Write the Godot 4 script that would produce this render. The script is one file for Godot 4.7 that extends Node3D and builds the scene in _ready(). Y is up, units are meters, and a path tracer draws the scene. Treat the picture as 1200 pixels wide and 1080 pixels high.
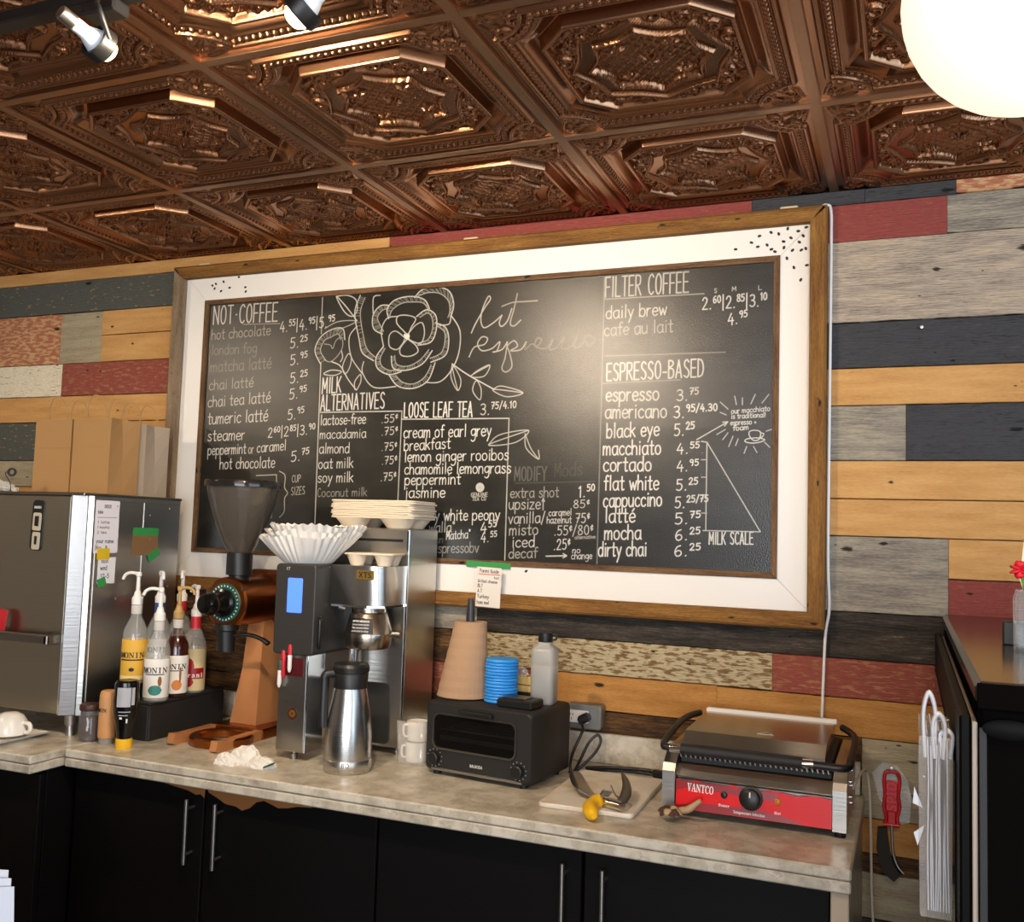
extends Node3D
# Coffee bar back wall: chalk menu board, reclaimed planks, pressed copper ceiling, marble counter with machines.
const EYE := Vector3(0.0, 1.5738, 2.7784)
const TURN := Vector3(0.0747, 0.3936, 0.0316)
const FOCAL := 1123.85
const CEIL := 2.559
const TOP := 0.914
const TILE := 0.6096
var M := {}
var taken := {}
var rng := RandomNumberGenerator.new()

func _ready():
	rng.seed = 7
	camera_and_light()
	materials()
	room()
	planks()
	ceiling_tiles()
	counter()
	menu_board()
	machines()
	small_things()
	right_side()

func camera_and_light():
	var cam := Camera3D.new()
	cam.name = "camera"
	cam.position = EYE
	cam.rotation = TURN
	cam.fov = rad_to_deg(2.0 * atan(540.0 / FOCAL))
	cam.near = 0.05
	cam.far = 60.0
	add_child(cam)
	cam.current = true
	var env := Environment.new()
	env.tonemap_mode = Environment.TONE_MAPPER_LINEAR
	env.tonemap_exposure = 0.92
	env.background_mode = Environment.BG_SKY
	var sky := Sky.new()
	var sm := ProceduralSkyMaterial.new()
	sm.sky_top_color = Color(0.62, 0.74, 0.92)
	sm.sky_horizon_color = Color(0.86, 0.90, 0.95)
	sm.ground_bottom_color = Color(0.42, 0.42, 0.42)
	sm.ground_horizon_color = Color(0.7, 0.72, 0.74)
	sm.sun_angle_max = 0.0
	sky.sky_material = sm
	env.sky = sky
	env.background_energy_multiplier = 1.0
	env.sdfgi_enabled = true
	env.ssao_enabled = true
	env.ssil_enabled = true
	var we := WorldEnvironment.new()
	we.name = "world"
	we.environment = env
	add_child(we)
	# daylight through the shop windows, one soft light in each opening
	window_light("daylight_right", Vector3(3.17, 1.45, 2.6), Vector3(-1, 0, 0), Vector2(3.4, 2.0), 10.0, Color(0.80, 0.90, 1.0))
	window_light("daylight_front", Vector3(1.0, 1.5, 6.35), Vector3(0, 0, -1), Vector2(3.7, 2.0), 22.0, Color(0.93, 0.96, 1.0))

func window_light(called, at, towards, size, energy, color):
	var l := AreaLight3D.new()
	l.name = called
	l.area_size = size
	l.area_normalize_energy = true
	l.light_energy = energy
	l.light_color = color
	l.shadow_enabled = true
	l.area_range = 20.0
	l.area_attenuation = 2.0
	add_child(l)
	l.look_at_from_position(at, at + towards, Vector3.UP)

# ---------------------------------------------------------------- helpers
func V(x, y, z) -> Vector3:
	return Vector3(x, y, z)

func ray_to(u: float, v: float) -> Vector3:
	return Basis.from_euler(TURN) * Vector3((u - 600.0) / FOCAL, -(v - 540.0) / FOCAL, -1.0)

func on_z(u: float, v: float, z: float) -> Vector3:      # the point of the plane z that a photo pixel shows
	var d := ray_to(u, v)
	return EYE + d * ((z - EYE.z) / d.z)

func on_y(u: float, v: float, y: float) -> Vector3:
	var d := ray_to(u, v)
	return EYE + d * ((y - EYE.y) / d.y)

func S() -> SurfaceTool:
	var st := SurfaceTool.new()
	st.begin(Mesh.PRIMITIVE_TRIANGLES)
	return st

func face(st: SurfaceTool, pts: Array, out: Vector3, g := -1, uvs := []):
	var n := Vector3.ZERO
	for i in range(1, pts.size() - 1):
		n += (pts[i] - pts[0]).cross(pts[i + 1] - pts[0])
	if n.length_squared() < 1e-18:
		return
	var flip: bool = n.dot(out) > 0.0
	st.set_smooth_group(g)
	for i in range(1, pts.size() - 1):
		var tri := [0, i + 1, i] if flip else [0, i, i + 1]
		if (pts[tri[1]] - pts[0]).cross(pts[tri[2]] - pts[0]).length_squared() < 1e-20:
			continue
		for k in tri:
			st.set_uv(uvs[k] if uvs.size() else Vector2.ZERO)
			st.add_vertex(pts[k])

func T(x, y, z, ry := 0.0, rx := 0.0, rz := 0.0) -> Transform3D:
	return Transform3D(Basis.from_euler(Vector3(rx, ry, rz)), Vector3(x, y, z))

func box(st: SurfaceTool, xf: Transform3D, size: Vector3, b := 0.0):      # a box with chamfered edges
	var h := size * 0.5
	b = minf(b, minf(h.x, minf(h.y, h.z)) * 0.98)
	var p := func(ax: int, s: Array) -> Vector3:
		var q := Vector3.ZERO
		for k in 3:
			q[k] = s[k] * (h[k] if k == ax else h[k] - b)
		return xf * q
	for ax in 3:
		var a1 := (ax + 1) % 3
		var a2 := (ax + 2) % 3
		for sg in [-1, 1]:
			var pts := []
			for c in [[-1, -1], [1, -1], [1, 1], [-1, 1]]:
				var s := [0, 0, 0]
				s[ax] = sg
				s[a1] = c[0]
				s[a2] = c[1]
				pts.append(p.call(ax, s))
			var o := Vector3.ZERO
			o[ax] = sg
			face(st, pts, xf.basis * o)
	if b <= 0.0:
		return
	for ax in 3:          # edges that run along ax
		var a1 := (ax + 1) % 3
		var a2 := (ax + 2) % 3
		for c in [[-1, -1], [1, -1], [1, 1], [-1, 1]]:
			var s0 := [0, 0, 0]
			s0[a1] = c[0]
			s0[a2] = c[1]
			var s1 := s0.duplicate()
			s0[ax] = -1
			s1[ax] = 1
			var o := Vector3.ZERO
			o[a1] = c[0]
			o[a2] = c[1]
			face(st, [p.call(a1, s0), p.call(a1, s1), p.call(a2, s1), p.call(a2, s0)], xf.basis * o)
	for sx in [-1, 1]:
		for sy in [-1, 1]:
			for sz in [-1, 1]:
				var s := [sx, sy, sz]
				face(st, [p.call(0, s), p.call(1, s), p.call(2, s)], xf.basis * Vector3(sx, sy, sz))

func bx(x0, x1, y0, y1, z0, z1, b := 0.002) -> SurfaceTool:
	var st := S()
	box(st, T((x0 + x1) * 0.5, (y0 + y1) * 0.5, (z0 + z1) * 0.5), Vector3(x1 - x0, y1 - y0, z1 - z0), b)
	return st

func addbx(st, x0, x1, y0, y1, z0, z1, b := 0.002):
	box(st, T((x0 + x1) * 0.5, (y0 + y1) * 0.5, (z0 + z1) * 0.5), Vector3(x1 - x0, y1 - y0, z1 - z0), b)

func lathe(st: SurfaceTool, xf: Transform3D, prof: Array, segs := 28, uv := false, squash := Vector2.ONE):
	# prof: (radius, height) from the bottom of the axis outward and up; creases where it turns sharply
	var g := 1
	var total := 0.0
	for i in range(prof.size() - 1):
		total += (prof[i + 1] - prof[i]).length()
	var run := 0.0
	for i in range(prof.size() - 1):
		var a: Vector2 = prof[i]
		var b: Vector2 = prof[i + 1]
		if i > 0 and absf((a - prof[i - 1]).angle_to(b - a)) > 0.6:
			g += 1
		var n2 := Vector2(b.y - a.y, a.x - b.x)
		var v0 := run / maxf(total, 1e-6)
		run += (b - a).length()
		var v1 := run / maxf(total, 1e-6)
		for k in segs:
			var t0 := TAU * k / segs
			var t1 := TAU * ((k + 1) % segs) / segs
			var tm := TAU * (k + 0.5) / segs
			var c0 := Vector3(cos(t0) * squash.x, 0, sin(t0) * squash.y)
			var c1 := Vector3(cos(t1) * squash.x, 0, sin(t1) * squash.y)
			var up := Vector3.UP
			var out := xf.basis * Vector3(cos(tm) * n2.x, n2.y, sin(tm) * n2.x)
			face(st, [xf * (c0 * a.x + up * a.y), xf * (c1 * a.x + up * a.y), xf * (c1 * b.x + up * b.y), xf * (c0 * b.x + up * b.y)], out, g,
				[Vector2(float(k) / segs, 1 - v0), Vector2(float(k + 1) / segs, 1 - v0), Vector2(float(k + 1) / segs, 1 - v1), Vector2(float(k) / segs, 1 - v1)] if uv else [])

func P2(a: Array) -> Array:         # flat list of numbers to a list of Vector2
	var o := []
	for i in range(0, a.size(), 2):
		o.append(Vector2(a[i], a[i + 1]))
	return o

func P3(a: Array) -> Array:
	var o := []
	for i in range(0, a.size(), 3):
		o.append(Vector3(a[i], a[i + 1], a[i + 2]))
	return o

func smooth3(pts: Array, n := 6) -> Array:
	var o := []
	for i in range(pts.size() - 1):
		var p0 = pts[maxi(i - 1, 0)]
		var p3 = pts[mini(i + 2, pts.size() - 1)]
		for k in n:
			o.append(pts[i].cubic_interpolate(pts[i + 1], p0, p3, float(k) / n))
	o.append(pts[-1])
	return o

func tube(st: SurfaceTool, pts: Array, r, segs := 8, squash := 1.0, caps := true):
	var rings := []
	var side := Vector3.ZERO
	for i in pts.size():
		var d: Vector3 = (pts[mini(i + 1, pts.size() - 1)] - pts[maxi(i - 1, 0)]).normalized()
		if i == 0:
			side = d.cross(Vector3.UP if absf(d.y) < 0.9 else Vector3.RIGHT).normalized()
		else:
			side = (side - d * side.dot(d)).normalized()
		var up := side.cross(d).normalized()
		var ring := []
		var rr: float = r[i] if r is Array else r
		for k in segs:
			var t := TAU * k / segs
			ring.append(pts[i] + (side * cos(t) + up * sin(t) * squash) * rr)
		rings.append(ring)
	loft(st, rings, caps)

func loft(st: SurfaceTool, rings: Array, caps := true, g := 1, open := false):
	for i in range(rings.size() - 1):
		var n: int = rings[i].size()
		var mid := Vector3.ZERO
		for q in rings[i]:
			mid += q
		for q in rings[i + 1]:
			mid += q
		mid /= 2.0 * n
		for k in (n - 1 if open else n):
			var a = rings[i][k]
			var b = rings[i][(k + 1) % n]
			var c = rings[i + 1][(k + 1) % n]
			var d = rings[i + 1][k]
			face(st, [a, b, c, d], (a + b + c + d) * 0.25 - mid, g)
	if caps:
		var e := rings.size() - 1
		face(st, rings[0], rings[0][0] - rings[1][0], -1)
		face(st, rings[e], rings[e][0] - rings[e - 1][0], -1)

func prism(st: SurfaceTool, xf: Transform3D, poly: Array, z0: float, z1: float, g := -1):   # outline in x and y, drawn out along z
	var pk := PackedVector2Array(poly)
	var idx := Geometry2D.triangulate_polygon(pk)
	for s in [[z0, -1.0], [z1, 1.0]]:
		for i in range(0, idx.size(), 3):
			var pts := []
			for k in 3:
				var q: Vector2 = pk[idx[i + k]]
				pts.append(xf * Vector3(q.x, q.y, s[0]))
			face(st, pts, xf.basis * Vector3(0, 0, s[1] * signf(z1 - z0)))
	var mid := Vector2.ZERO
	var ccw := not Geometry2D.is_polygon_clockwise(pk)
	for i in pk.size():
		var a := pk[i]
		var b := pk[(i + 1) % pk.size()]
		var o := (b - a).rotated(-PI / 2 if ccw else PI / 2)
		face(st, [xf * Vector3(a.x, a.y, z0), xf * Vector3(b.x, b.y, z0), xf * Vector3(b.x, b.y, z1), xf * Vector3(a.x, a.y, z1)], xf.basis * Vector3(o.x, o.y, 0), g)

func rrect(w: float, h: float, r: float, n := 5) -> Array:
	var o := []
	for c in [[1, 1, 0.0], [-1, 1, 0.25], [-1, -1, 0.5], [1, -1, 0.75]]:
		for k in n + 1:
			var t: float = TAU * (c[2] + 0.25 * k / n)
			o.append(Vector2(c[0] * (w * 0.5 - r) + cos(t) * r, c[1] * (h * 0.5 - r) + sin(t) * r))
	return o

func ring_at(xf: Transform3D, poly: Array, s := 1.0, z := 0.0) -> Array:
	var o := []
	for q in poly:
		o.append(xf * Vector3(q.x * s, q.y * s, z))
	return o

func rounded(st: SurfaceTool, xf: Transform3D, w: float, h: float, r: float, depth: float, e := 0.004, n := 5):
	# a plate with rounded corners and softened front and back edges, from z 0 to depth
	var rings := []
	for q in [[e, 0.0], [e * 0.3, e * 0.3], [0.0, e], [0.0, depth - e], [e * 0.3, depth - e * 0.3], [e, depth]]:
		rings.append(ring_at(xf, rrect(w - 2 * q[0], h - 2 * q[0], maxf(r - q[0], 0.0005), n), 1.0, q[1]))
	loft(st, rings, true)

func numbered(called: String) -> String:
	if not taken.has(called):
		taken[called] = 0
		return called
	taken[called] += 1
	return "%s_%03d" % [called, taken[called]]

func mesh_of(st: SurfaceTool) -> ArrayMesh:
	st.generate_normals()
	return st.commit()

func add(parent: Node, called: String, st, m: Material, label := "") -> MeshInstance3D:
	var o := MeshInstance3D.new()
	o.name = numbered(called) if parent == self else called
	o.mesh = mesh_of(st) if st is SurfaceTool else st
	o.material_override = null
	for i in o.mesh.get_surface_count():
		o.set_surface_override_material(i, m)
	parent.add_child(o, true)
	if label:
		o.set_meta("label", label)
	return o

func thing(called: String, label: String, category: String, at := Vector3.ZERO, turn := 0.0, group := "") -> Node3D:
	var o := Node3D.new()
	o.name = numbered(called)
	o.position = at
	o.rotation.y = turn
	add_child(o)
	tag(o, label, category, group)
	return o

func tag(o: Node, label: String, category: String, group := ""):
	o.set_meta("label", label)
	o.set_meta("category", category)
	if group:
		o.set_meta("group", group)

func struct(called: String, st = null, m: Material = null, label := "") -> Node3D:
	var o: Node3D
	if st == null:
		o = Node3D.new()
		o.name = numbered(called)
		add_child(o)
	else:
		o = add(self, called, st, m)
	o.set_meta("kind", "structure")
	if label:
		o.set_meta("label", label)
	return o

func letters(parent: Node, called: String, words: String, xf: Transform3D, height: float, m: Material, serif := false, bold := false, width := 0.0):
	var t := TextMesh.new()
	var f := SystemFont.new()
	f.font_names = PackedStringArray(["Droid Serif" if serif else "Droid Sans"])
	f.font_weight = 700 if bold else 400
	t.font = f
	t.font_size = 32
	t.text = words
	t.pixel_size = height / 24.0
	t.depth = 0.0006
	t.curve_step = 4.0
	var o := MeshInstance3D.new()
	o.name = called
	o.mesh = t
	o.transform = xf
	if width > 0.0:
		var w: float = t.get_aabb().size.x
		if w > 0.0:
			o.transform.basis = xf.basis * Basis.from_scale(Vector3(width / w, 1, 1))
	t.material = m
	parent.add_child(o, true)
	return o
# ---------------------------------------------------------------- materials
func mat(c: Color, rough := 0.6, metal := 0.0, spec := 0.5) -> StandardMaterial3D:
	var m := StandardMaterial3D.new()
	m.albedo_color = c
	m.roughness = rough
	m.metallic = metal
	m.metallic_specular = spec
	return m

func noise_image(w: int, h: int, freq: float, seed_: int, octaves := 4, sx := 1, sy := 1) -> PackedByteArray:
	# noise stretched by whole factors along x and y, as bytes
	var n := FastNoiseLite.new()
	n.seed = seed_
	n.noise_type = FastNoiseLite.TYPE_SIMPLEX_SMOOTH
	n.frequency = freq
	n.fractal_octaves = octaves
	var im := n.get_seamless_image(maxi(w / sx, 2), maxi(h / sy, 2), false, false, 0.12)
	im.convert(Image.FORMAT_L8)
	if sx > 1 or sy > 1:
		im.resize(w, h, Image.INTERPOLATE_CUBIC)
	return im.get_data()

func ramp(stops: Array, t: float) -> Vector3:
	for i in range(stops.size() - 1):
		if t <= stops[i + 1][0]:
			var a: Color = stops[i][1]
			var b: Color = stops[i + 1][1]
			var k := clampf((t - stops[i][0]) / maxf(stops[i + 1][0] - stops[i][0], 1e-4), 0.0, 1.0)
			return Vector3(lerpf(a.r, b.r, k), lerpf(a.g, b.g, k), lerpf(a.b, b.b, k))
	var e: Color = stops[-1][1]
	return Vector3(e.r, e.g, e.b)

func wood(seed_: int, stops: Array, grain := 0.5, paint = null, worn := 0.5, relief := 2.0, rough := 0.75, spots := 16) -> StandardMaterial3D:
	# boards: grain drawn out along u; paint: a colour that has flaked off where noise is above worn
	var w := 1024
	var h := 256
	var fine := noise_image(w, h, 0.28, seed_, 3, 14, 1)
	var broad := noise_image(w, h, 0.03, seed_ + 1, 3, 6, 1)
	var speck := noise_image(w, h, 0.3, seed_ + 2, 4, 4, 1)
	var flake := noise_image(w, h, 0.09, seed_ + 3, 5, 3, 1)
	var data := PackedByteArray()
	data.resize(w * h * 3)
	var bump := PackedByteArray()
	bump.resize(w * h)
	var table := []
	for i in 256:
		table.append(ramp(stops, i / 255.0) * 255.0)
	var pc := Vector3.ZERO
	if paint != null:
		pc = Vector3(paint.r, paint.g, paint.b) * 255.0
	for i in w * h:
		var f: float = fine[i]
		var b: float = broad[i]
		var s: float = speck[i]
		var t := clampf(128.0 + (b - 128.0) * 0.42 + (f - 128.0) * grain * 0.5 + (s - 128.0) * 0.3, 0.0, 255.0)
		var c: Vector3 = table[int(t)]
		var hgt := 110.0 + (f - 128.0) * 0.8 + (s - 128.0) * 0.3
		if paint != null:
			var k := clampf((worn * 255.0 - flake[i] + (f - 128.0) * 0.3 + (s - 128.0) * 0.3) * 0.035, 0.0, 1.0)
			c = c.lerp(pc * (0.86 + 0.28 * (s * 0.6 + f * 0.4) / 255.0), k)
			hgt += 26.0 * k
		data[i * 3] = int(clampf(c.x, 0, 255))
		data[i * 3 + 1] = int(clampf(c.y, 0, 255))
		data[i * 3 + 2] = int(clampf(c.z, 0, 255))
		bump[i] = int(clampf(hgt, 0, 255))
	# knots and nail holes
	var pick := RandomNumberGenerator.new()
	pick.seed = seed_
	for k in spots:
		var cx := pick.randi_range(20, w - 20)
		var cy := pick.randi_range(12, h - 12)
		var rx := pick.randf_range(2.0, 7.0) if k % 4 else pick.randf_range(9.0, 16.0)
		var ry := rx * pick.randf_range(0.35, 0.7)
		for y in range(maxi(0, int(cy - ry)), mini(h, int(cy + ry) + 1)):
			for x in range(maxi(0, int(cx - rx)), mini(w, int(cx + rx) + 1)):
				var e := Vector2((x - cx) / rx, (y - cy) / ry).length() + (speck[y * w + x] - 128.0) / 400.0
				if e < 1.0:
					var i3 := (y * w + x) * 3
					var dk := lerpf(0.25, 1.0, smoothstep(0.35, 1.0, e))
					for q in 3:
						data[i3 + q] = int(data[i3 + q] * dk)
					bump[y * w + x] = int(bump[y * w + x] * lerpf(0.4, 1.0, smoothstep(0.3, 1.0, e)))
	var m := StandardMaterial3D.new()
	m.albedo_texture = ImageTexture.create_from_image(Image.create_from_data(w, h, false, Image.FORMAT_RGB8, data))
	var bi := Image.create_from_data(w, h, false, Image.FORMAT_L8, bump)
	bi.convert(Image.FORMAT_RGBA8)
	bi.bump_map_to_normal_map(relief)
	m.normal_enabled = true
	m.normal_texture = ImageTexture.create_from_image(bi)
	m.normal_scale = 1.0
	m.roughness = rough
	m.metallic_specular = 0.35
	return m

func stone(seed_: int, stops: Array, size: int, world_scale: float, vein: Color, rough: float) -> StandardMaterial3D:
	var a := noise_image(size, size, 0.012, seed_, 5)
	var b := noise_image(size, size, 0.03, seed_ + 5, 4)
	var c := noise_image(size, size, 0.15, seed_ + 9, 2)
	var data := PackedByteArray()
	data.resize(size * size * 3)
	for i in size * size:
		var t: float = (a[i] * 0.6 + b[i] * 0.3 + c[i] * 0.1) / 255.0
		var col := ramp(stops, t)
		var v: float = clampf(1.0 - absf(a[i] - 128.0) / 7.0, 0.0, 1.0) * (b[i] / 255.0)
		col = col.lerp(Vector3(vein.r, vein.g, vein.b), v * 0.65)
		data[i * 3] = int(clampf(col.x * 255.0, 0, 255))
		data[i * 3 + 1] = int(clampf(col.y * 255.0, 0, 255))
		data[i * 3 + 2] = int(clampf(col.z * 255.0, 0, 255))
	var m := mat(Color.WHITE, rough)
	m.albedo_texture = ImageTexture.create_from_image(Image.create_from_data(size, size, false, Image.FORMAT_RGB8, data))
	m.uv1_triplanar = true
	m.uv1_world_triplanar = true
	m.uv1_scale = Vector3.ONE * world_scale
	return m

func brushed(c: Color, rough: float, along: Vector3, seed_: int) -> StandardMaterial3D:
	# steel with the fine scratches of its rolling, as relief
	var m := mat(c, rough, 1.0)
	var by := noise_image(256, 256, 0.3, seed_, 2, 32, 1)
	var im := Image.create_from_data(256, 256, false, Image.FORMAT_L8, by)
	im.convert(Image.FORMAT_RGBA8)
	im.bump_map_to_normal_map(0.7)
	m.normal_enabled = true
	m.normal_texture = ImageTexture.create_from_image(im)
	m.normal_scale = 0.12
	m.uv1_triplanar = true
	m.uv1_scale = along
	return m

func clear(c: Color, alpha: float, rough := 0.05) -> StandardMaterial3D:
	var m := mat(Color(c.r, c.g, c.b, alpha), rough)
	m.transparency = BaseMaterial3D.TRANSPARENCY_ALPHA
	return m

func glow(c: Color, e: float) -> StandardMaterial3D:
	var m := mat(c, 0.5)
	m.emission_enabled = true
	m.emission = c
	m.emission_energy_multiplier = e
	return m

func materials():
	var C := func(h): return Color.html(h)
	M.tan = wood(11, [[0.0, C.call("936a3c")], [0.35, C.call("b88a52")], [0.65, C.call("c79a60")], [1.0, C.call("d3ab76")]], 0.35, null, 0.5, 1.2)
	M.tan_red = wood(17, [[0.0, C.call("704820")], [0.35, C.call("a47238")], [0.65, C.call("ba874a")], [1.0, C.call("c89c62")]], 0.4, null, 0.5, 1.4)
	M.grey = wood(23, [[0.0, C.call("4a4642")], [0.35, C.call("7a736a")], [0.62, C.call("98917f")], [1.0, C.call("b7a78e")]], 0.85, null, 0.5, 2.6)
	M.weathered = wood(29, [[0.0, C.call("4b4741")], [0.3, C.call("8a8074")], [0.6, C.call("aa9d8b")], [0.85, C.call("c2ab8a")], [1.0, C.call("b98f5f")]], 1.0, null, 0.5, 3.4)
	M.dark = wood(31, [[0.0, C.call("1e1d1e")], [0.4, C.call("353537")], [0.75, C.call("4a4a4a")], [1.0, C.call("8a7a66")]], 0.7, C.call("3c3d40"), 0.72, 2.4)
	M.dark_worn = wood(37, [[0.0, C.call("191614")], [0.4, C.call("2f2b27")], [0.7, C.call("4d453c")], [1.0, C.call("a8906c")]], 1.0, null, 0.5, 3.2)
	M.dark_green = wood(41, [[0.0, C.call("7b5d38")], [0.5, C.call("b08d5c")], [1.0, C.call("d0b180")]], 0.6, C.call("50524c"), 0.9, 2.0)
	M.red = wood(43, [[0.0, C.call("5d3a28")], [0.5, C.call("8a5a44")], [1.0, C.call("a98262")]], 0.6, C.call("84403a"), 0.86, 2.0)
	M.red_worn = wood(47, [[0.0, C.call("7a4a34")], [0.5, C.call("98664a")], [1.0, C.call("b58a64")]], 0.7, C.call("8a483c"), 0.7, 2.4)
	M.salmon = wood(53, [[0.0, C.call("a98258")], [0.5, C.call("c09a70")], [1.0, C.call("cfae84")]], 0.6, C.call("a4684e"), 0.6, 2.4)
	M.white = wood(59, [[0.0, C.call("8a7a60")], [0.5, C.call("c3b08c")], [1.0, C.call("d6c8aa")]], 0.5, C.call("d8cfb6"), 0.82, 2.0)
	M.peeled = wood(61, [[0.0, C.call("5c4429")], [0.5, C.call("7b6240")], [1.0, C.call("94794f")]], 0.7, C.call("b3a584"), 0.622, 4.0)
	M.bark = wood(67, [[0.0, C.call("17100b")], [0.35, C.call("3a291a")], [0.65, C.call("6b4c2d")], [1.0, C.call("94703f")]], 1.1, null, 0.5, 5.0)
	M.taupe = wood(71, [[0.0, C.call("6e6550")], [0.4, C.call("9a8e74")], [0.7, C.call("aca084")], [1.0, C.call("bfb191")]], 0.6, null, 0.5, 2.4)
	M.frame = wood(73, [[0.0, C.call("3a2411")], [0.35, C.call("6e4a22")], [0.65, C.call("8d6530")], [1.0, C.call("b08a50")]], 0.7, null, 0.5, 2.2)
	M.frame_grey = wood(79, [[0.0, C.call("4a3d31")], [0.4, C.call("75634f")], [0.7, C.call("8f7b63")], [1.0, C.call("a99578")]], 0.7, null, 0.5, 2.2)
	M.trim = wood(83, [[0.0, C.call("2d1d12")], [0.4, C.call("5f452e")], [0.7, C.call("7c5f42")], [1.0, C.call("93775a")]], 0.6, null, 0.5, 1.8)
	M.dark_edge = mat(C.call("17130f"), 0.9)
	M.marble = stone(5, [[0.0, C.call("82796a")], [0.35, C.call("afa795")], [0.6, C.call("c9c2b1")], [1.0, C.call("dcd7c9")]], 768, 1.1, C.call("7d7567"), 0.3)
	M.white_panel = mat(C.call("e3e0d9"), 0.38)
	M.copper = mat(C.call("a5795a"), 0.26, 1.0)
	M.bar = mat(C.call("a98468"), 0.36, 1.0)
	M.plaster = mat(C.call("94877a"), 0.9)
	M.floor = stone(91, [[0.0, C.call("6a5f54")], [0.5, C.call("8d8276")], [1.0, C.call("a59a8c")]], 256, 0.7, C.call("70665a"), 0.5)
	M.black_panel = mat(C.call("0c0b0b"), 0.5, 0.0, 0.25)
	M.black = mat(C.call("161616"), 0.42)
	M.black_soft = mat(C.call("1c1b1a"), 0.6)
	M.black_gloss = mat(C.call("0d0c0c"), 0.18)
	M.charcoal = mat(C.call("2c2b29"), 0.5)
	M.steel = brushed(C.call("c4c1ba"), 0.3, Vector3(1.5, 1.5, 1.5), 101)
	M.steel_dark = brushed(C.call("8f8b84"), 0.34, Vector3(2, 2, 2), 103)
	M.chrome = mat(C.call("d8d8d6"), 0.12, 1.0)
	M.alu = mat(C.call("b5b3ae"), 0.35, 1.0)
	M.copper_shell = mat(C.call("a5602f"), 0.28, 1.0)
	M.copper_paint = mat(C.call("c98a58"), 0.4, 0.35)
	M.plastic_white = mat(C.call("e4e2dc"), 0.4)
	M.paper = mat(C.call("e9e6de"), 0.85)
	M.paper_grey = mat(C.call("c9c5bd"), 0.9)
	M.kraft = mat(C.call("a27b4c"), 0.85)
	M.kraft_grey = mat(C.call("a3937f"), 0.85)
	M.pulp = mat(C.call("cfc2ac"), 0.95)
	M.ceramic = mat(C.call("e8e4da"), 0.15)
	M.cloth = mat(C.call("dcd8cf"), 0.95)
	M.yellow = mat(C.call("e8b517"), 0.5)
	M.green_tape = mat(C.call("2f8a45"), 0.55)
	M.yellow_tape = mat(C.call("d2b020"), 0.55)
	M.red_gloss = mat(C.call("da1013"), 0.32, 0.0, 0.35)
	M.red_dark = mat(C.call("8e1217"), 0.3)
	M.red_soft = mat(C.call("b8202a"), 0.45)
	M.blue = mat(C.call("2b8fe0"), 0.45)
	M.lettering = mat(C.call("e8e6e0"), 0.6)
	M.ink = mat(C.call("1b1a1a"), 0.6)
	M.screen = glow(C.call("4a78ff"), 1.2)
	M.gold = mat(C.call("c4a04a"), 0.3, 0.8)
	M.glass = clear(C.call("dfe6e4"), 0.09, 0.04)
	M.smoke = clear(C.call("5a544c"), 0.5, 0.08)
	M.film = clear(C.call("e6e3dc"), 0.2, 0.12)
	M.syrup_clear = clear(C.call("d8d2bd"), 0.35, 0.05)
	M.syrup_brown = mat(C.call("2c0f08"), 0.1)
	M.frosted = clear(C.call("b9bab6"), 0.55, 0.3)
	M.teal = mat(C.call("2f7a72"), 0.6)
	M.orange = mat(C.call("c9792a"), 0.5)
	M.leaf = mat(C.call("5f9a2f"), 0.55)
	M.petal = mat(C.call("d31a2a"), 0.55)
	M.chip = mat(C.call("8a5a2c"), 0.9)
	M.pale_wood = mat(C.call("b3a38c"), 0.5)
	M.bean = mat(C.call("17100c"), 0.5)
	M.steel_bright = brushed(C.call("d3d3d2"), 0.22, Vector3(1.5, 1.5, 1.5), 105)
	M.steel_front = brushed(C.call("b9b4a4"), 0.3, Vector3(1.5, 1.5, 1.5), 107)
	M.steel_warm = brushed(C.call("b3a99a"), 0.25, Vector3(1.5, 1.5, 1.5), 111)
	M.steel_carafe = brushed(C.call("bfbdb8"), 0.27, Vector3(2, 2, 2), 113)
	M.badge_light = mat(C.call("b9b09a"), 0.4)
	M.card = mat(C.call("7a5a38"), 0.9)
	M.label_white = mat(C.call("dfdcd4"), 0.7)
	M.label_yellow = mat(C.call("d9a93a"), 0.6)
	M.label_straw = mat(C.call("e4d3a0"), 0.6)
	M.label_cream = mat(C.call("cdbb8c"), 0.6)
	M.glass_clear = clear(C.call("d9dad2"), 0.22, 0.05)
	M.glass_brown = clear(C.call("4a1d10"), 0.35, 0.05)
	M.horn = mat(C.call("b08f56"), 0.4)
	M.blue_dark = mat(C.call("22467a"), 0.45)
	M.copper_dark = mat(C.call("6b3a1e"), 0.4, 0.7)
	M.dial_green = mat(C.call("1f4a42"), 0.35)
	M.lid_smoke = clear(C.call("23211f"), 0.85, 0.1)
	M.sticker_brown = mat(C.call("4a1c12"), 0.4)
	M.red_deep = mat(C.call("4a0d12"), 0.4)
	M.black_matte = mat(C.call("1d1c1a"), 0.55)
	M.amber = mat(C.call("c4722a"), 0.25)
	M.twine = mat(C.call("a9875a"), 0.9)
	M.flakes = mat(C.call("3a1a0e"), 0.7)
	M.jar_lid = mat(C.call("3d2118"), 0.45)
	M.cap_grey = mat(C.call("8f8a80"), 0.5)
	M.tan_plastic = mat(C.call("c8925c"), 0.45)
	M.label_silver = mat(C.call("a9aaae"), 0.35)
	M.green_dark = mat(C.call("1d4a38"), 0.6)
	M.filter = mat(C.call("e6e3dc"), 0.9)
	M.towel_brown = mat(C.call("a8886a"), 0.95)
	M.rod = mat(C.call("26262c"), 0.4)
	M.milky = mat(C.call("8f908d"), 0.3)
	M.carton = mat(C.call("c8a862"), 0.7)
	M.box_grey = mat(C.call("8a8a86"), 0.4, 0.5)
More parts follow.
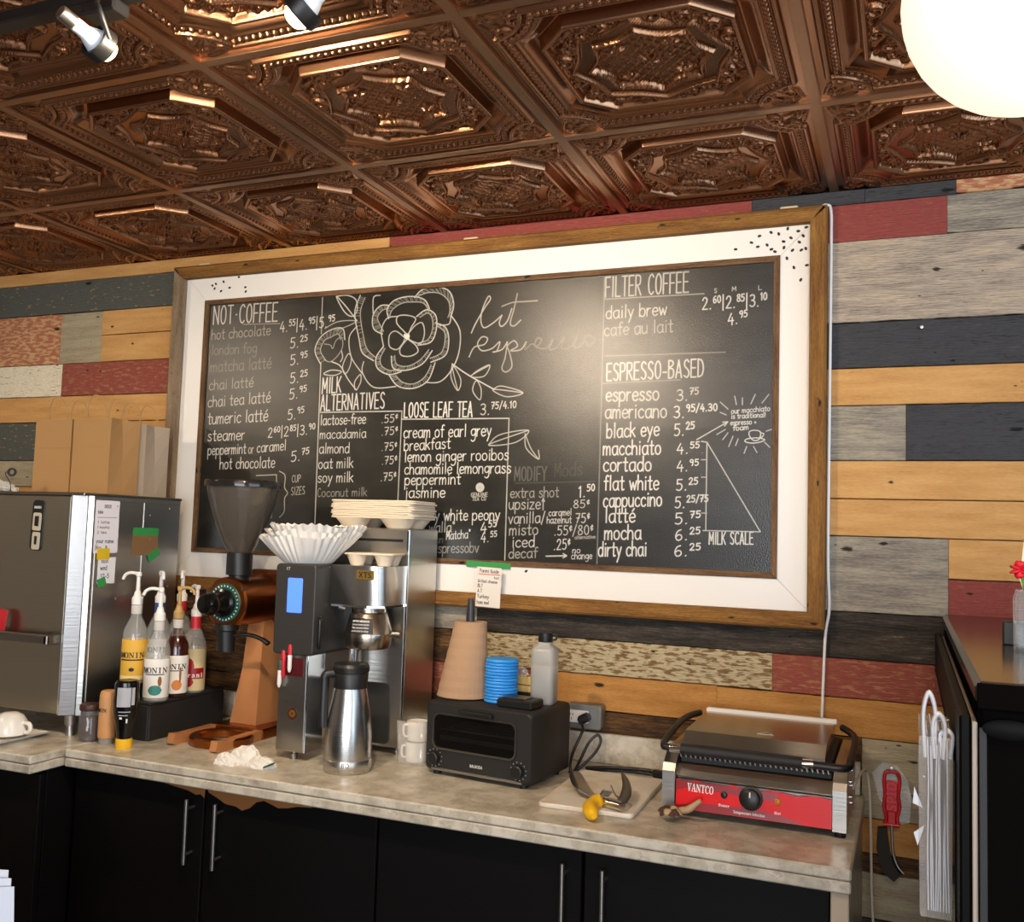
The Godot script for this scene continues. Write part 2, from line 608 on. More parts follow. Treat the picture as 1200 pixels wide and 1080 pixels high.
	M.board_white = stone(131, [[0.0, C.call("a58a62")], [0.3, C.call("cdbfa6")], [0.5, C.call("d9d2c5")], [1.0, C.call("dfdad0")]], 256, 2.2, C.call("cfc3ac"), 0.45)
	M.groove = mat(C.call("9a9488"), 0.5)
	M.lemon = mat(C.call("efb80f"), 0.4)
	M.beige_paper = mat(C.call("b59873"), 0.85)
	M.petal_brown = mat(C.call("4a3222"), 0.8)
	M.brass_pale = mat(C.call("cdbf98"), 0.4)
	M.bulb_shell = mat(C.call("dfe6ec"), 0.35)
	M.cooler_side = mat(C.call("0c0a09"), 0.85, 0.0, 0.05)
	M.cooler_top = mat(C.call("2a211d"), 0.16)
	M.cooler_glass = mat(C.call("15110f"), 0.08)
	M.gasket = mat(C.call("b3a797"), 0.5)
	M.cream_card = mat(C.call("e6dec2"), 0.8)
	M.bag_white = mat(C.call("dcdfe6"), 0.6)
	M.red_handle = mat(C.call("c8141c"), 0.35)
	M.red_bright = mat(C.call("e8343a"), 0.35)
	M.bristle = mat(C.call("2e2a25"), 0.9)
	M.cable_white = mat(C.call("dcdcdc"), 0.4)
	M.cable_grey = mat(C.call("c4bbab"), 0.45)
	M.oven_glass = clear(C.call("1a1816"), 0.45, 0.05)
	M.cooler_door = mat(C.call("0b0a09"), 0.5, 0.0, 0.2)
	M.cup_blue = mat(C.call("9bb8cc"), 0.35)
# ---------------------------------------------------------------- the setting
func room():
	struct("floor", bx(-4.7, 3.5, -0.1, 0.0, -0.12, 6.6, 0.0), M.floor, "brown floor")
	struct("wall_left", bx(-4.7, -4.58, 0.0, 2.75, -0.12, 6.6, 0.0), M.plaster)
	var wr := struct("wall_right")
	for q in [[0.0, 0.45, 0.0, 6.6], [2.45, 2.75, 0.0, 6.6], [0.45, 2.45, 0.0, 0.9], [0.45, 2.45, 4.3, 6.6]]:
		add(wr, "wall_part", bx(3.2, 3.32, q[0], q[1], q[2], q[3], 0.0), M.plaster)
	var wf := struct("wall_front")
	for q in [[-4.58, 3.2, 0.0, 0.5], [-4.58, 3.2, 2.5, 2.75], [-4.58, -0.9, 0.5, 2.5], [2.9, 3.2, 0.5, 2.5]]:
		add(wf, "wall_part", bx(q[0], q[1], q[2], q[3], 6.4, 6.52, 0.0), M.plaster)
	var w1 := struct("window_1")
	add(w1, "pane", bx(3.25, 3.256, 0.5, 2.4, 0.95, 4.25, 0.0), M.glass)
	for z in [0.9, 2.0, 3.15, 4.25]:
		add(w1, "window_frame", bx(3.23, 3.28, 0.45, 2.45, z, z + 0.05), M.black_soft)
	var w2 := struct("window_2")
	add(w2, "pane", bx(-0.85, 2.85, 0.55, 2.45, 6.45, 6.456, 0.0), M.glass)
	for x in [-0.9, 0.35, 1.6, 2.85]:
		add(w2, "window_frame", bx(x, x + 0.05, 0.5, 2.5, 6.43, 6.48), M.black_soft)

func plank_mesh(x0, x1, y0, y1, depth, uoff, voff, tilt) -> SurfaceTool:
	var st := S()
	var c := 0.0015
	var z0 := 0.0
	var uv := func(x, y): return Vector2((x - x0) / 1.5 + uoff, (y1 - y) / 0.3 + voff)
	var f := [V(x0 + c, y0 + c, depth), V(x1 - c, y0 + c, depth + tilt), V(x1 - c, y1 - c, depth + tilt), V(x0 + c, y1 - c, depth)]
	var b := [V(x0, y0, z0), V(x1, y0, z0), V(x1, y1, z0), V(x0, y1, z0)]
	var fu := []
	for p in f:
		fu.append(uv.call(p.x, p.y))
	face(st, f, V(0, 0, 1), -1, fu)
	var outs := [V(0, -1, 0), V(1, 0, 0), V(0, 1, 0), V(-1, 0, 0)]
	for k in 4:
		var k2 := (k + 1) % 4
		var m0: Vector3 = b[k] + V(0, 0, depth - 0.002)
		var m1: Vector3 = b[k2] + V(0, 0, depth - 0.002)
		face(st, [f[k], f[k2], m1, m0], outs[k] + V(0, 0, 0.6), -1, [fu[k], fu[k2], fu[k2], fu[k]])
		face(st, [m0, m1, b[k2], b[k]], outs[k], -1, [fu[k], fu[k2], fu[k2], fu[k]])
	st.generate_normals()
	st.generate_tangents()
	return st

func planks():
	var w := struct("wall_back")
	add(w, "backing", bx(-4.58, 3.2, 0.0, 2.75, -0.12, 0.0, 0.0), M.dark_edge)
	var rows := [
		# the strip under the ceiling
		[-4.58, -1.62, 2.505, 2.556, "tan", 0.017], [-1.62, -0.42, 2.508, 2.556, "red", 0.016], [-0.42, -0.113, 2.514, 2.556, "dark", 0.02], [-0.113, 0.117, 2.514, 2.556, "dark", 0.019], [0.117, 1.3, 2.518, 2.556, "salmon", 0.018],
		[-4.58, -3.7, 2.378, 2.505, "tan", 0.018], [-3.7, -2.05, 2.378, 2.505, "dark_green", 0.02], [-2.05, -0.6, 2.378, 2.505, "tan", 0.016], [-0.6, 0.094, 2.408, 2.514, "red", 0.022], [0.094, 1.3, 2.41, 2.516, "grey", 0.018],
		[-4.58, -3.089, 2.178, 2.378, "salmon", 0.019], [-3.089, -2.873, 2.178, 2.378, "taupe", 0.016], [-2.873, -2.0, 2.282, 2.378, "tan", 0.02], [-2.873, -2.0, 2.178, 2.282, "tan", 0.018], [-0.6, 1.3, 2.18, 2.409, "weathered", 0.022],
		[-4.58, -3.064, 2.05, 2.178, "white", 0.018], [-3.064, -2.1, 2.05, 2.178, "red_worn", 0.02], [-0.6, 1.3, 2.053, 2.18, "dark", 0.017],
		[-4.58, -2.1, 1.948, 2.05, "tan", 0.019], [-0.6, 1.3, 1.95, 2.053, "tan", 0.02],
		[-4.58, -3.108, 1.797, 1.948, "dark_green", 0.017], [-3.108, -2.1, 1.797, 1.948, "tan", 0.019], [-0.6, -0.007, 1.799, 1.95, "grey", 0.018], [-0.007, 1.3, 1.799, 1.95, "dark", 0.02],
		[-4.58, -2.1, 1.695, 1.797, "taupe", 0.018], [-0.6, 1.3, 1.695, 1.799, "tan", 0.019],
		[-4.58, -2.1, 1.593, 1.695, "tan", 0.018], [-0.6, 1.3, 1.594, 1.695, "tan", 0.018],
		[-4.58, -2.1, 1.39, 1.593, "grey", 0.018], [-0.6, 0.095, 1.39, 1.594, "grey", 0.021], [0.095, 1.3, 1.489, 1.594, "tan", 0.018], [0.095, 1.3, 1.39, 1.489, "red", 0.019],
		[-4.58, -1.9, 1.265, 1.39, "bark", 0.019], [-1.9, -1.249, 1.265, 1.39, "grey", 0.017], [-1.249, -0.2, 1.265, 1.39, "dark_worn", 0.019], [-0.2, 1.3, 1.265, 1.39, "dark_worn", 0.018],
		[-4.58, -2.4, 1.163, 1.265, "tan", 0.018], [-2.4, -1.31, 1.163, 1.265, "bark", 0.02], [-1.31, -0.349, 1.163, 1.265, "peeled", 0.018], [-0.349, 1.3, 1.161, 1.265, "red_worn", 0.02],
		[-4.58, -1.45, 1.06, 1.163, "bark", 0.018], [-1.45, -0.99, 1.06, 1.163, "red_worn", 0.019], [-0.99, -0.5, 1.06, 1.163, "tan_red", 0.018], [-0.5, 1.3, 1.06, 1.161, "tan_red", 0.02],
		[-4.58, -0.9, 0.86, 1.06, "bark", 0.017], [-0.9, -0.115, 0.86, 1.06, "bark", 0.016], [-0.115, 1.3, 0.855, 1.06, "taupe", 0.02],
		[-0.6, 1.3, 0.765, 0.855, "tan_red", 0.018], [-0.6, 1.3, 0.717, 0.765, "bark", 0.017], [-0.6, 0.045, 0.6, 0.717, "taupe", 0.02], [0.045, 1.3, 0.6, 0.717, "taupe", 0.018],  # the narrow bark plank stands in for the brush's shadow and scorched wood
		[-0.6, 1.3, 0.47, 0.6, "dark_worn", 0.018], [-0.6, 1.3, 0.34, 0.47, "tan_red", 0.018], [-0.6, 1.3, 0.2, 0.34, "grey", 0.018], [-0.6, 1.3, 0.0, 0.2, "dark", 0.018]]
	for q in rows:
		var st := plank_mesh(q[0], q[1], q[2] + 0.0012, q[3] - 0.0012, q[5], rng.randf(), rng.randf() * 0.4, rng.randf_range(-0.001, 0.001))
		var o := MeshInstance3D.new()
		o.name = "plank"
		o.mesh = st.commit()
		o.set_surface_override_material(0, M[q[4]])
		w.add_child(o, true)
	# nail stubs left in the boards
	for q in [[1080, 385], [1045, 898], [1083, 908]]:
		var p := on_z(q[0], q[1], 0.02)
		var st := S()
		lathe(st, Transform3D(Basis(Vector3.RIGHT, PI / 2), V(p.x, p.y, 0.012)), P2([0, 0, 0.0022, 0, 0.0022, 0.03, 0.0045, 0.031, 0.0045, 0.033, 0, 0.034]), 10)
		add(w, "nail", st, M.alu)

func tile_mesh() -> ArrayMesh:
	var n := 250
	var half := TILE * 0.5 - 0.0015
	var nz := FastNoiseLite.new()
	nz.seed = 3
	nz.frequency = 8.0
	nz.fractal_octaves = 2
	var hs := PackedFloat32Array()
	hs.resize((n + 1) * (n + 1))
	for j in n + 1:
		for i in n + 1:
			var s := absf(2.0 * i / n - 1.0)
			var t := absf(2.0 * j / n - 1.0)
			hs[j * (n + 1) + i] = tile_height(s, t, nz)
	var vs := PackedVector3Array()
	var ns := PackedVector3Array()
	var ix := PackedInt32Array()
	var step := 2.0 * half / n
	for j in n + 1:
		for i in n + 1:
			var k := j * (n + 1) + i
			vs.append(V(-half + step * i, -hs[k], -half + step * j))
			var dx: float = (hs[j * (n + 1) + mini(i + 1, n)] - hs[j * (n + 1) + maxi(i - 1, 0)]) / (2.0 * step)
			var dz: float = (hs[mini(j + 1, n) * (n + 1) + i] - hs[maxi(j - 1, 0) * (n + 1) + i]) / (2.0 * step)
			ns.append(V(-dx, -1, -dz).normalized())
	for j in n:
		for i in n:
			var k := j * (n + 1) + i
			ix.append_array(PackedInt32Array([k, k + n + 2, k + 1, k, k + n + 1, k + n + 2]))
	var arr := []
	arr.resize(Mesh.ARRAY_MAX)
	arr[Mesh.ARRAY_VERTEX] = vs
	arr[Mesh.ARRAY_NORMAL] = ns
	arr[Mesh.ARRAY_INDEX] = ix
	var m := ArrayMesh.new()
	m.add_surface_from_arrays(Mesh.PRIMITIVE_TRIANGLES, arr)
	return m

func dome(x: float) -> float:
	return sqrt(1.0 - x * x) if absf(x) < 1.0 else 0.0

func petals(s: float, t: float, cs: float, ct: float, r: float, count: float, h: float) -> float:
	var d := Vector2(s - cs, t - ct)
	var l: float = d.length() / r
	if l > 1.0:
		return 0.0
	var lobe := 0.55 + 0.45 * cos(count * d.angle())
	return h * dome(l / maxf(lobe, 0.2)) if l < lobe else 0.0

func curl(s: float, t: float, cs: float, ct: float, r: float, w: float, h: float) -> float:        # a rolled scroll: ring with an eye
	var l := Vector2(s - cs, t - ct).length()
	return maxf(h * dome((l - r) / w), h * 0.9 * dome(l / (w * 1.1)))

func tile_height(s: float, t: float, nz: FastNoiseLite) -> float:
	var a := maxf(s, t)
	var b := minf(s, t)
	if a > 0.955:
		return 0.0
	var corner := Vector2(0.955 - s, 0.955 - t)
	var G := minf(0.835 - a, corner.length() - 0.40)
	var h := 0.0
	var arc := corner.length() - 0.40 < 0.835 - a
	if G < -0.02:
		h = 0.009 * dome((G + 0.055) / 0.022)
		if arc and G < -0.06:       # acanthus scrolls in the corner
			h = maxf(h, curl(s, t, 0.80, 0.665, 0.055, 0.02, 0.008))
			h = maxf(h, curl(s, t, 0.665, 0.80, 0.055, 0.02, 0.008))
			var an := corner.angle()
			h = maxf(h, 0.006 * maxf(0.0, sin(an * 16.0)) * dome((corner.length() - 0.16) / 0.1))
			h = maxf(h, petals(s, t, 0.86, 0.86, 0.07, 4, 0.007))
		return h
	if G < 0.03:
		var along: float = corner.angle() * 0.40 if arc else b
		var u := (along / 0.0571 - roundf(along / 0.0571)) * 0.0571
		var d := sqrt(u * u + G * G) / 0.0275
		return 0.0085 * dome(d)
	h = 0.004 * dome((G - 0.05) / 0.015)
	var H := minf(0.625 - a, (1.03 - (s + t)) * 0.7071)
	var k := clampf(G - 0.065, 0.0, 1.0)
	var fall := k / maxf(k + maxf(-H - 0.02, 0.0), 1e-4) if H < -0.02 else 1.0
	h -= 0.021 * smoothstep(0.0, 0.78, fall)
	h += 0.021 * smoothstep(0.88, 1.0, fall)
	h += 0.010 * dome(H / 0.028)
	if H > 0.0:
		h -= 0.007 * smoothstep(0.0, 0.03, H)
	if H < 0.028:
		return h
	var floor_ := h
	var r := sqrt(s * s + t * t)
	var an2 := atan2(t, s)
	var wave := absf(sin(4.0 * an2))
	var r1 := 0.43 - 0.075 * pow(wave, 0.8)
	var r2 := 0.56 - 0.06 * wave
	if r > r2 + 0.02:
		h += 0.006 * smoothstep(0.0, 0.35, nz.get_noise_2d(s, t))
		h = maxf(h, floor_ + petals(s, t, 0.49, 0.49, 0.10, 4, 0.009))
	if r < r2 and r > r1:
		h += 0.005
		floor_ = h
	h = maxf(h, floor_ + 0.010 * dome((r - r2) / 0.022))
	for q in [[0.565, 0.15], [0.15, 0.565], [0.475, 0.32], [0.32, 0.475]]:
		h = maxf(h, floor_ + curl(s, t, q[0], q[1], 0.05, 0.021, 0.011))
	var bead := fposmod(an2, 0.13) - 0.065
	h = maxf(h, floor_ + 0.008 * dome(sqrt(pow(bead * r, 2) + pow(r - r2 - 0.045, 2)) / 0.022))
	h = maxf(h, floor_ + 0.011 * dome((r - r1) / 0.022))
	if r < r1 - 0.02:
		var la := absf(fposmod((s + t) / 0.095, 1.0) - 0.5)
		var lb := absf(fposmod((s - t) / 0.095 + 0.5, 1.0) - 0.5)
		var ln := minf(0.5 - la, 0.5 - lb)
		h += 0.0035 * (1.0 - smoothstep(0.02, 0.11, ln))
		h = maxf(h, floor_ + petals(s, t, 0.19, 0.19, 0.075, 4, 0.012))
		h = maxf(h, floor_ + petals(s, t, 0.0, 0.0, 0.1, 8, 0.010))
	return h

func ceiling_tiles():
	var c := struct("ceiling")
	add(c, "slab", bx(-4.7, 3.5, CEIL + 0.03, CEIL + 0.2, -0.12, 6.6, 0.0), M.copper)
	var tm := tile_mesh()
	for j in range(0, 4):
		for i in range(-7, 4):
			var o := MeshInstance3D.new()
			o.name = "ceiling_tile"
			o.mesh = tm
			o.set_surface_override_material(0, M.copper)
			o.position = V(-0.1943 + TILE * (i - 0.5), CEIL + 0.004, 0.5909 + TILE * (j - 0.5))
			c.add_child(o, true)
	for i in range(-7, 4):
		add(c, "grid_bar", bx(-0.1943 + TILE * i - 0.012, -0.1943 + TILE * i + 0.012, CEIL - 0.004, CEIL + 0.03, 0.0, 2.42, 0.001), M.bar)
	for j in range(0, 4):
		add(c, "grid_bar", bx(-4.58, 2.3, CEIL - 0.0035, CEIL + 0.03, 0.5909 + TILE * j - 0.012, 0.5909 + TILE * j + 0.012, 0.001), M.bar)

# ---------------------------------------------------------------- counter and cabinets
func slab(parent, called, x0, x1, z0, z1):
	var st := S()
	addbx(st, x0, x1, TOP - 0.024, TOP, z0, z1, 0.004)
	addbx(st, x0 + 0.001, x1 - 0.001, TOP - 0.05, TOP - 0.0255, z0, z1 - 0.001, 0.003)
	add(parent, called, st, M.marble)

func bar_handle(parent, x, y0, y1, z):
	var st := S()
	tube(st, [V(x, y0, z + 0.03), V(x, y1, z + 0.03)], 0.0055, 10)
	for y in [y0 + 0.025, y1 - 0.025]:
		tube(st, [V(x, y, z), V(x, y, z + 0.03)], 0.0045, 8)
	add(parent, "handle", st, M.alu, "brushed bar handle")

func counter():
	var top := thing("countertop", "long grey veined marble worktop carrying the coffee machines", "countertop")
	slab(top, "slab", -2.245, -0.107, 0.022, 0.66)
	tag(add(self, "backsplash", bx(-2.245, -0.118, TOP + 0.0005, 0.999, 0.0225, 0.04), M.marble), "low marble backsplash along the wall behind the coffee machines", "backsplash")
	var top2 := thing("countertop", "deeper marble worktop end under the stainless dishwasher", "countertop")
	slab(top2, "slab", -3.6, -2.25, 0.022, 0.772)
	tag(add(self, "backsplash", bx(-3.6, -2.25, TOP + 0.0005, 0.999, 0.0225, 0.04), M.marble), "low marble backsplash behind the stainless dishwasher", "backsplash")
	var doors := [[-2.24, -1.772, -1.807, "black cabinet under the syrup bottles, bar handle at its right edge"], [-1.768, -1.232, -1.711, "black cabinet under the brewer with torn brown edge at its top"],
		[-1.228, -0.691, -0.729, "black cabinet under the toaster oven"], [-0.687, -0.15, -0.634, "black cabinet under the panini press"]]
	for d in doors:
		var c := thing("base_cabinet", d[3], "cabinet", Vector3.ZERO, 0.0, "black base cabinets under the marble worktop")
		add(c, "body", bx(d[0] + 0.002, d[1] - 0.002, 0.1, TOP - 0.05, 0.04, 0.596, 0.001), M.black_panel)
		add(c, "plinth", bx(d[0] + 0.002, d[1] - 0.002, 0.0, 0.1, 0.1, 0.54, 0.001), M.black_panel)
		var dr := add(c, "door", bx(d[0] + 0.0015, d[1] - 0.0015, 0.11, TOP - 0.056, 0.598, 0.618, 0.002), M.black_panel)
		bar_handle(dr, d[2], 0.655, 0.826, 0.618)
		if d[0] < -1.7:      # laminate torn off along the top edge shows brown chipboard
			var poly := P2([-1.955, 0.857, -1.77, 0.857, -1.772, 0.828, -1.785, 0.837, -1.80, 0.833, -1.83, 0.842, -1.87, 0.846]) if d[0] < -2 else P2([-1.765, 0.857, -1.40, 0.857, -1.43, 0.849, -1.47, 0.846, -1.50, 0.838, -1.53, 0.834, -1.55, 0.84, -1.575, 0.847, -1.60, 0.84, -1.62, 0.822, -1.645, 0.812, -1.665, 0.82, -1.70, 0.822, -1.73, 0.835, -1.758, 0.845])
			var st := S()
			prism(st, Transform3D.IDENTITY, poly, 0.6175, 0.6195)
			add(dr, "torn_edge", st, M.chip, "bare brown chipboard where the black skin tore off")
	var lc := thing("base_cabinet", "black cabinet under the stainless dishwasher", "cabinet")
	add(lc, "body", bx(-3.6, -2.262, 0.1, TOP - 0.05, 0.04, 0.70, 0.001), M.black_panel)
	add(lc, "door", bx(-3.0, -2.264, 0.11, TOP - 0.06, 0.702, 0.722, 0.002), M.black_panel)
	add(lc, "plinth", bx(-3.6, -2.262, 0.0, 0.1, 0.1, 0.62, 0.001), M.black_panel)
	var ep := thing("end_panel", "pale stone end panel closing the right side of the cabinets", "panel")
	add(ep, "panel", bx(-0.132, -0.112, 0.0, TOP - 0.052, 0.04, 0.61, 0.001), M.marble)
	add(ep, "front_post", bx(-0.148, -0.112, 0.0, TOP - 0.052, 0.612, 0.648, 0.002), M.pale_wood)
# ---------------------------------------------------------------- the chalk menu board
const BX0 := -2.3651
const BX1 := -0.3371
const BY0 := 1.4704
const BY1 := 2.3798
const BZ := 0.031
const TW := 2048
const TH := 918
var GLYPH := {
	"a": [5.6, "~4.9,5 3.4,6 1,5.2 .3,2.8 1.2,.4 3,0 4.6,1.6 4.9,5;5,6 5,1 5.6,0"], "b": [5.2, "0,10 0,0;~0,4 1.8,6 4,5.4 4.7,3 3.8,.5 1.8,0 0,1.5"],
	"c": [4.7, "~4.4,5 3,6 1,5.2 .2,3 1,.6 3,0 4.5,1"], "d": [5.3, "~4.7,4.5 3,6 1,5.2 .2,3 1,.5 3,0 4.7,2;4.8,10 4.8,0"],
	"e": [4.8, "~.4,3 4.5,3.4 4,5.4 2.4,6 .8,5 .2,3 .9,.7 2.6,0 4.4,.9"], "f": [3.6, "~4,9.3 3,10 1.8,9 1.6,6 1.6,0;0,6 3.6,6"],
	"g": [5.2, "~4.7,5 3,6 1,5.2 .2,3.3 1.2,1 3,.8 4.7,2.5;~4.8,6 4.8,0 4,-3 2,-4 .4,-3"], "h": [4.8, "0,10 0,0;~0,3.5 1.5,5.8 3.4,5.6 4.2,4 4.3,0"],
	"i": [2.0, "1,6 1,0;.9,8.2 1.1,8.6"], "j": [2.8, "~2,6 2,-1.5 1.2,-3.6 -.5,-3.4;1.9,8.2 2.1,8.6"], "k": [4.5, "0,10 0,0;4,6 .2,2.8;1.4,3.6 4.2,0"], "l": [2.0, "1,10 1,0"],
	"m": [6.9, "0,6 0,0;~0,3.5 1.3,5.8 2.6,5.6 3,4 3,0;~3,3.5 4.3,5.8 5.7,5.6 6.1,4 6.2,0"], "n": [4.9, "0,6 0,0;~0,3.5 1.5,5.8 3.4,5.6 4.2,4 4.3,0"],
	"o": [5.2, "~2.5,6 .6,5 .2,3 .8,.8 2.5,0 4.2,.9 4.8,3 4.2,5.1 2.5,6"], "p": [5.2, "0,6 0,-4;~0,4 1.8,6 4,5.4 4.7,3 3.8,.5 1.8,0 0,1.5"],
	"q": [5.2, "~4.7,4.5 3,6 1,5.2 .2,3 1,.5 3,0 4.7,2;4.8,6 4.8,-4"], "r": [3.4, "0,6 0,0;~0,3.2 1.2,5.5 3,5.8"],
	"s": [4.3, "~3.9,5.2 2.4,6 .8,5.4 .9,3.9 3,2.8 3.9,1.4 2.6,0 .9,.2 .2,1"], "t": [3.8, "~1.8,9 1.8,1 2.6,0 3.6,.4;0,6 3.6,6"],
	"u": [5.0, "~0,6 .1,2 1.2,.1 2.8,.2 4.3,2.2;4.4,6 4.4,0"], "v": [4.6, "0,6 2.2,0 4.4,6"], "w": [6.4, "0,6 1.6,0 3.1,5 4.6,0 6.2,6"], "x": [4.6, "0,6 4.2,0;4.2,6 0,0"],
	"y": [4.8, "0,6 2.3,.5;4.5,6 2,-1 .6,-4"], "z": [4.5, "0,6 4,6 0,0 4.2,0"], "é": [4.8, "~.4,3 4.5,3.4 4,5.4 2.4,6 .8,5 .2,3 .9,.7 2.6,0 4.4,.9;2.4,7.4 3.8,9.2"],
	"A": [4.6, "0,0 2,10 4.1,0;.7,3 3.5,3"], "B": [4.2, "0,0 0,10;~0,10 2.6,9.6 3.1,7.5 0,5.6;~0,5.6 3,5 3.7,2.6 2.8,.3 0,0"], "C": [4.3, "~3.9,8.6 2.6,10 .8,8.4 .2,5 .8,1.4 2.4,0 3.9,1.2"],
	"D": [4.4, "0,0 0,10;~0,10 2.6,9 3.8,5 2.8,1 0,0"], "E": [3.9, "3.5,10 0,10 0,0 3.6,0;0,5.2 3,5.2"], "F": [3.7, "3.5,10 0,10 0,0;0,5 2.9,5"], "G": [4.5, "~3.9,8.6 2.6,10 .8,8.4 .2,5 .8,1.4 2.4,0 3.9,1.2;3.9,1 3.9,4.4 2.4,4.4"],
	"H": [4.4, "0,0 0,10;4,0 4,10;0,5 4,5"], "I": [1.8, ".8,0 .8,10"], "J": [3.8, "~3,10 3,2 2,0 .3,1.2"], "K": [4.2, "0,0 0,10;3.7,10 .2,4.2;1,5.4 3.9,0"], "L": [3.7, "0,10 0,0 3.4,0"],
	"M": [5.3, "0,0 .3,10 2.4,3 4.5,10 4.8,0"], "N": [4.6, "0,0 0,10 4,0 4,10"], "O": [4.6, "~2.1,10 .5,8 .2,5 .6,1.6 2.1,0 3.7,1.6 4.1,5 3.7,8.3 2.1,10"], "P": [4.1, "0,0 0,10;~0,10 3,9.6 3.6,7.3 2.8,5.2 0,4.8"],
	"R": [4.3, "0,0 0,10;~0,10 3,9.6 3.5,7.4 2.8,5.4 0,5;1.2,5 3.9,0"], "S": [4.1, "~3.6,8.7 2.2,10 .6,8.8 .7,6.4 3,4.2 3.7,2 2.4,0 .3,1"], "T": [4.2, "2,0 2,10;0,10 4,10"],
	"U": [4.5, "~0,10 .1,3 1,.2 3,.2 4,3 4,10"], "V": [4.4, "0,10 2,0 4,10"], "W": [6.2, "0,10 1.4,0 3,8 4.6,0 6,10"], "X": [4.4, "0,0 4,10;0,10 4,0"], "Y": [4.3, "0,10 2,5 4,10;2,5 2,0"], "Z": [4.2, "0,10 3.8,10 0,0 4,0"],
	"0": [5.0, "~2.3,9 .7,7.2 .3,4.5 .8,1.6 2.3,0 3.9,1.6 4.3,4.5 3.9,7.3 2.3,9"], "1": [2.6, ".2,7.4 1.5,9 1.5,0"], "2": [4.8, "~.3,7 1.3,8.8 3,8.9 3.9,7 3,4.4 .2,0;.2,0 4.3,0"],
	"3": [4.6, "~.4,8.2 2,9 3.7,8 3.4,5.6 1.6,4.8;~1.6,4.8 3.9,3.8 3.8,1.2 2,0 .2,1"], "4": [4.8, "2.6,9 .2,3 4.4,3;3.4,5.5 3.2,-.4"], "5": [4.6, "4,9 .8,9 .6,5.2;~.6,5.2 2.6,5.6 4,3.6 3.4,1 1.8,0 .2,.7"],
	"6": [4.8, "~3.6,8.6 1.6,7.4 .4,3.6 1.1,.5 2.6,0 4,1.4 3.8,3.8 2.2,4.6 .6,3"], "7": [4.4, ".2,9 4.1,9 1.4,0;1,4.6 3.6,4.8"], "8": [4.6, "~2.2,4.8 .6,6.6 1.2,8.6 3,8.8 3.7,7 2.2,4.8 .4,3 .8,.6 2.4,0 4,1.2 3.8,3.3 2.2,4.8"],
	"9": [4.6, "~3.8,6.4 2.6,4.8 .8,5.4 .5,7.6 2,9 3.6,8 3.8,6.4 3.4,2 2.6,0"], ".": [1.9, ".6,0 .9,.3"], "|": [2.4, "1.1,-1.5 1.1,10.5"], "/": [3.8, "0,-1.5 3.4,10"], "-": [3.2, ".3,3.4 2.7,3.4"], "·": [2.8, "1.2,4.6 1.5,4.8"],
	"¢": [4.2, "~3.6,5 2.2,6 .6,5 .3,3 1,.7 2.4,.2 3.7,1.2;2.4,7.6 1.6,-1.4"], "*": [2.8, ".3,8 2.3,9.6;2.3,8 .3,9.6;1.3,7.6 1.3,10"], "+": [4.4, ".4,3 3.8,3;2.1,1.2 2.1,4.8"], "!": [1.8, ".8,9 .7,2.6;.7,.2 .8,.5"], "^": [0.0, ""], " ": [2.8, ""], "'": [1.6, ".8,10 .6,8"],
	"↑": [3.4, "1.5,-1 1.5,9;.2,6.6 1.5,9.4 2.8,6.6"]}
var chalk := PackedFloat32Array()

func curve2(pts: Array, n := 6) -> Array:
	var o := []
	var shut: bool = pts.size() > 3 and pts[0].distance_to(pts[-1]) < 0.01
	for i in range(pts.size() - 1):
		var p0 = pts[i - 1] if i > 0 else (pts[-2] if shut else pts[0])
		var p3 = pts[i + 2] if i + 2 < pts.size() else (pts[1] if shut else pts[-1])
		for k in n:
			o.append(pts[i].cubic_interpolate(pts[i + 1], p0, p3, float(k) / n))
	o.append(pts[-1])
	return o

func strokes(s: String) -> Array:            # "x,y x,y;~x,y ..." to point lists, ~ for a rounded stroke
	var out := []
	for part in s.split(";", false):
		var round_ := part.begins_with("~")
		var pts := []
		for q in part.trim_prefix("~").split(" ", false):
			var xy := q.split(",")
			pts.append(Vector2(float(xy[0]), float(xy[1])))
		out.append(curve2(pts, 5) if round_ else pts)
	return out

func write_strokes(words: String) -> Array:          # [strokes, length] in glyph units; ^ switches small raised figures on and off
	var out := []
	var x := 0.0
	var k := 1.0
	var up := 0.0
	for ch in words:
		if ch == "^":
			k = 0.6 if k == 1.0 else 1.0
			up = 4.6 - up
			continue
		var g = GLYPH.get(ch, GLYPH["o"])
		for s in strokes(g[1]):
			var t := []
			for p in s:
				t.append(Vector2(x + p.x * k, p.y * k + up))
			out.append(t)
		x += (g[0] + 1.2) * k
	return [out, maxf(x, 0.1)]

func board_at(u: float, v: float) -> Vector2:        # photo pixel to texture pixel on the slate
	var p := on_z(u, v, BZ)
	return Vector2((p.x - BX0) / (BX1 - BX0) * TW, (BY1 - p.y) / (BY1 - BY0) * TH)

func stroke_into(buf: PackedFloat32Array, w: int, h: int, pts: Array, width: float, strength: float):
	for i in range(maxi(pts.size() - 1, 1)):
		var a: Vector2 = pts[i]
		var b: Vector2 = pts[mini(i + 1, pts.size() - 1)]
		var ab := b - a
		var l2 := maxf(ab.length_squared(), 1e-6)
		var r := width * 0.5 + 1.0
		for y in range(maxi(int(minf(a.y, b.y) - r), 0), mini(int(maxf(a.y, b.y) + r) + 2, h)):
			for x in range(maxi(int(minf(a.x, b.x) - r), 0), mini(int(maxf(a.x, b.x) + r) + 2, w)):
				var p := Vector2(x + 0.5, y + 0.5)
				var d := (p - a - ab * clampf((p - a).dot(ab) / l2, 0.0, 1.0)).length()
				var c := clampf((width * 0.5 - d) + 0.5, 0.0, 1.0) * strength
				if c > buf[y * w + x]:
					buf[y * w + x] = c

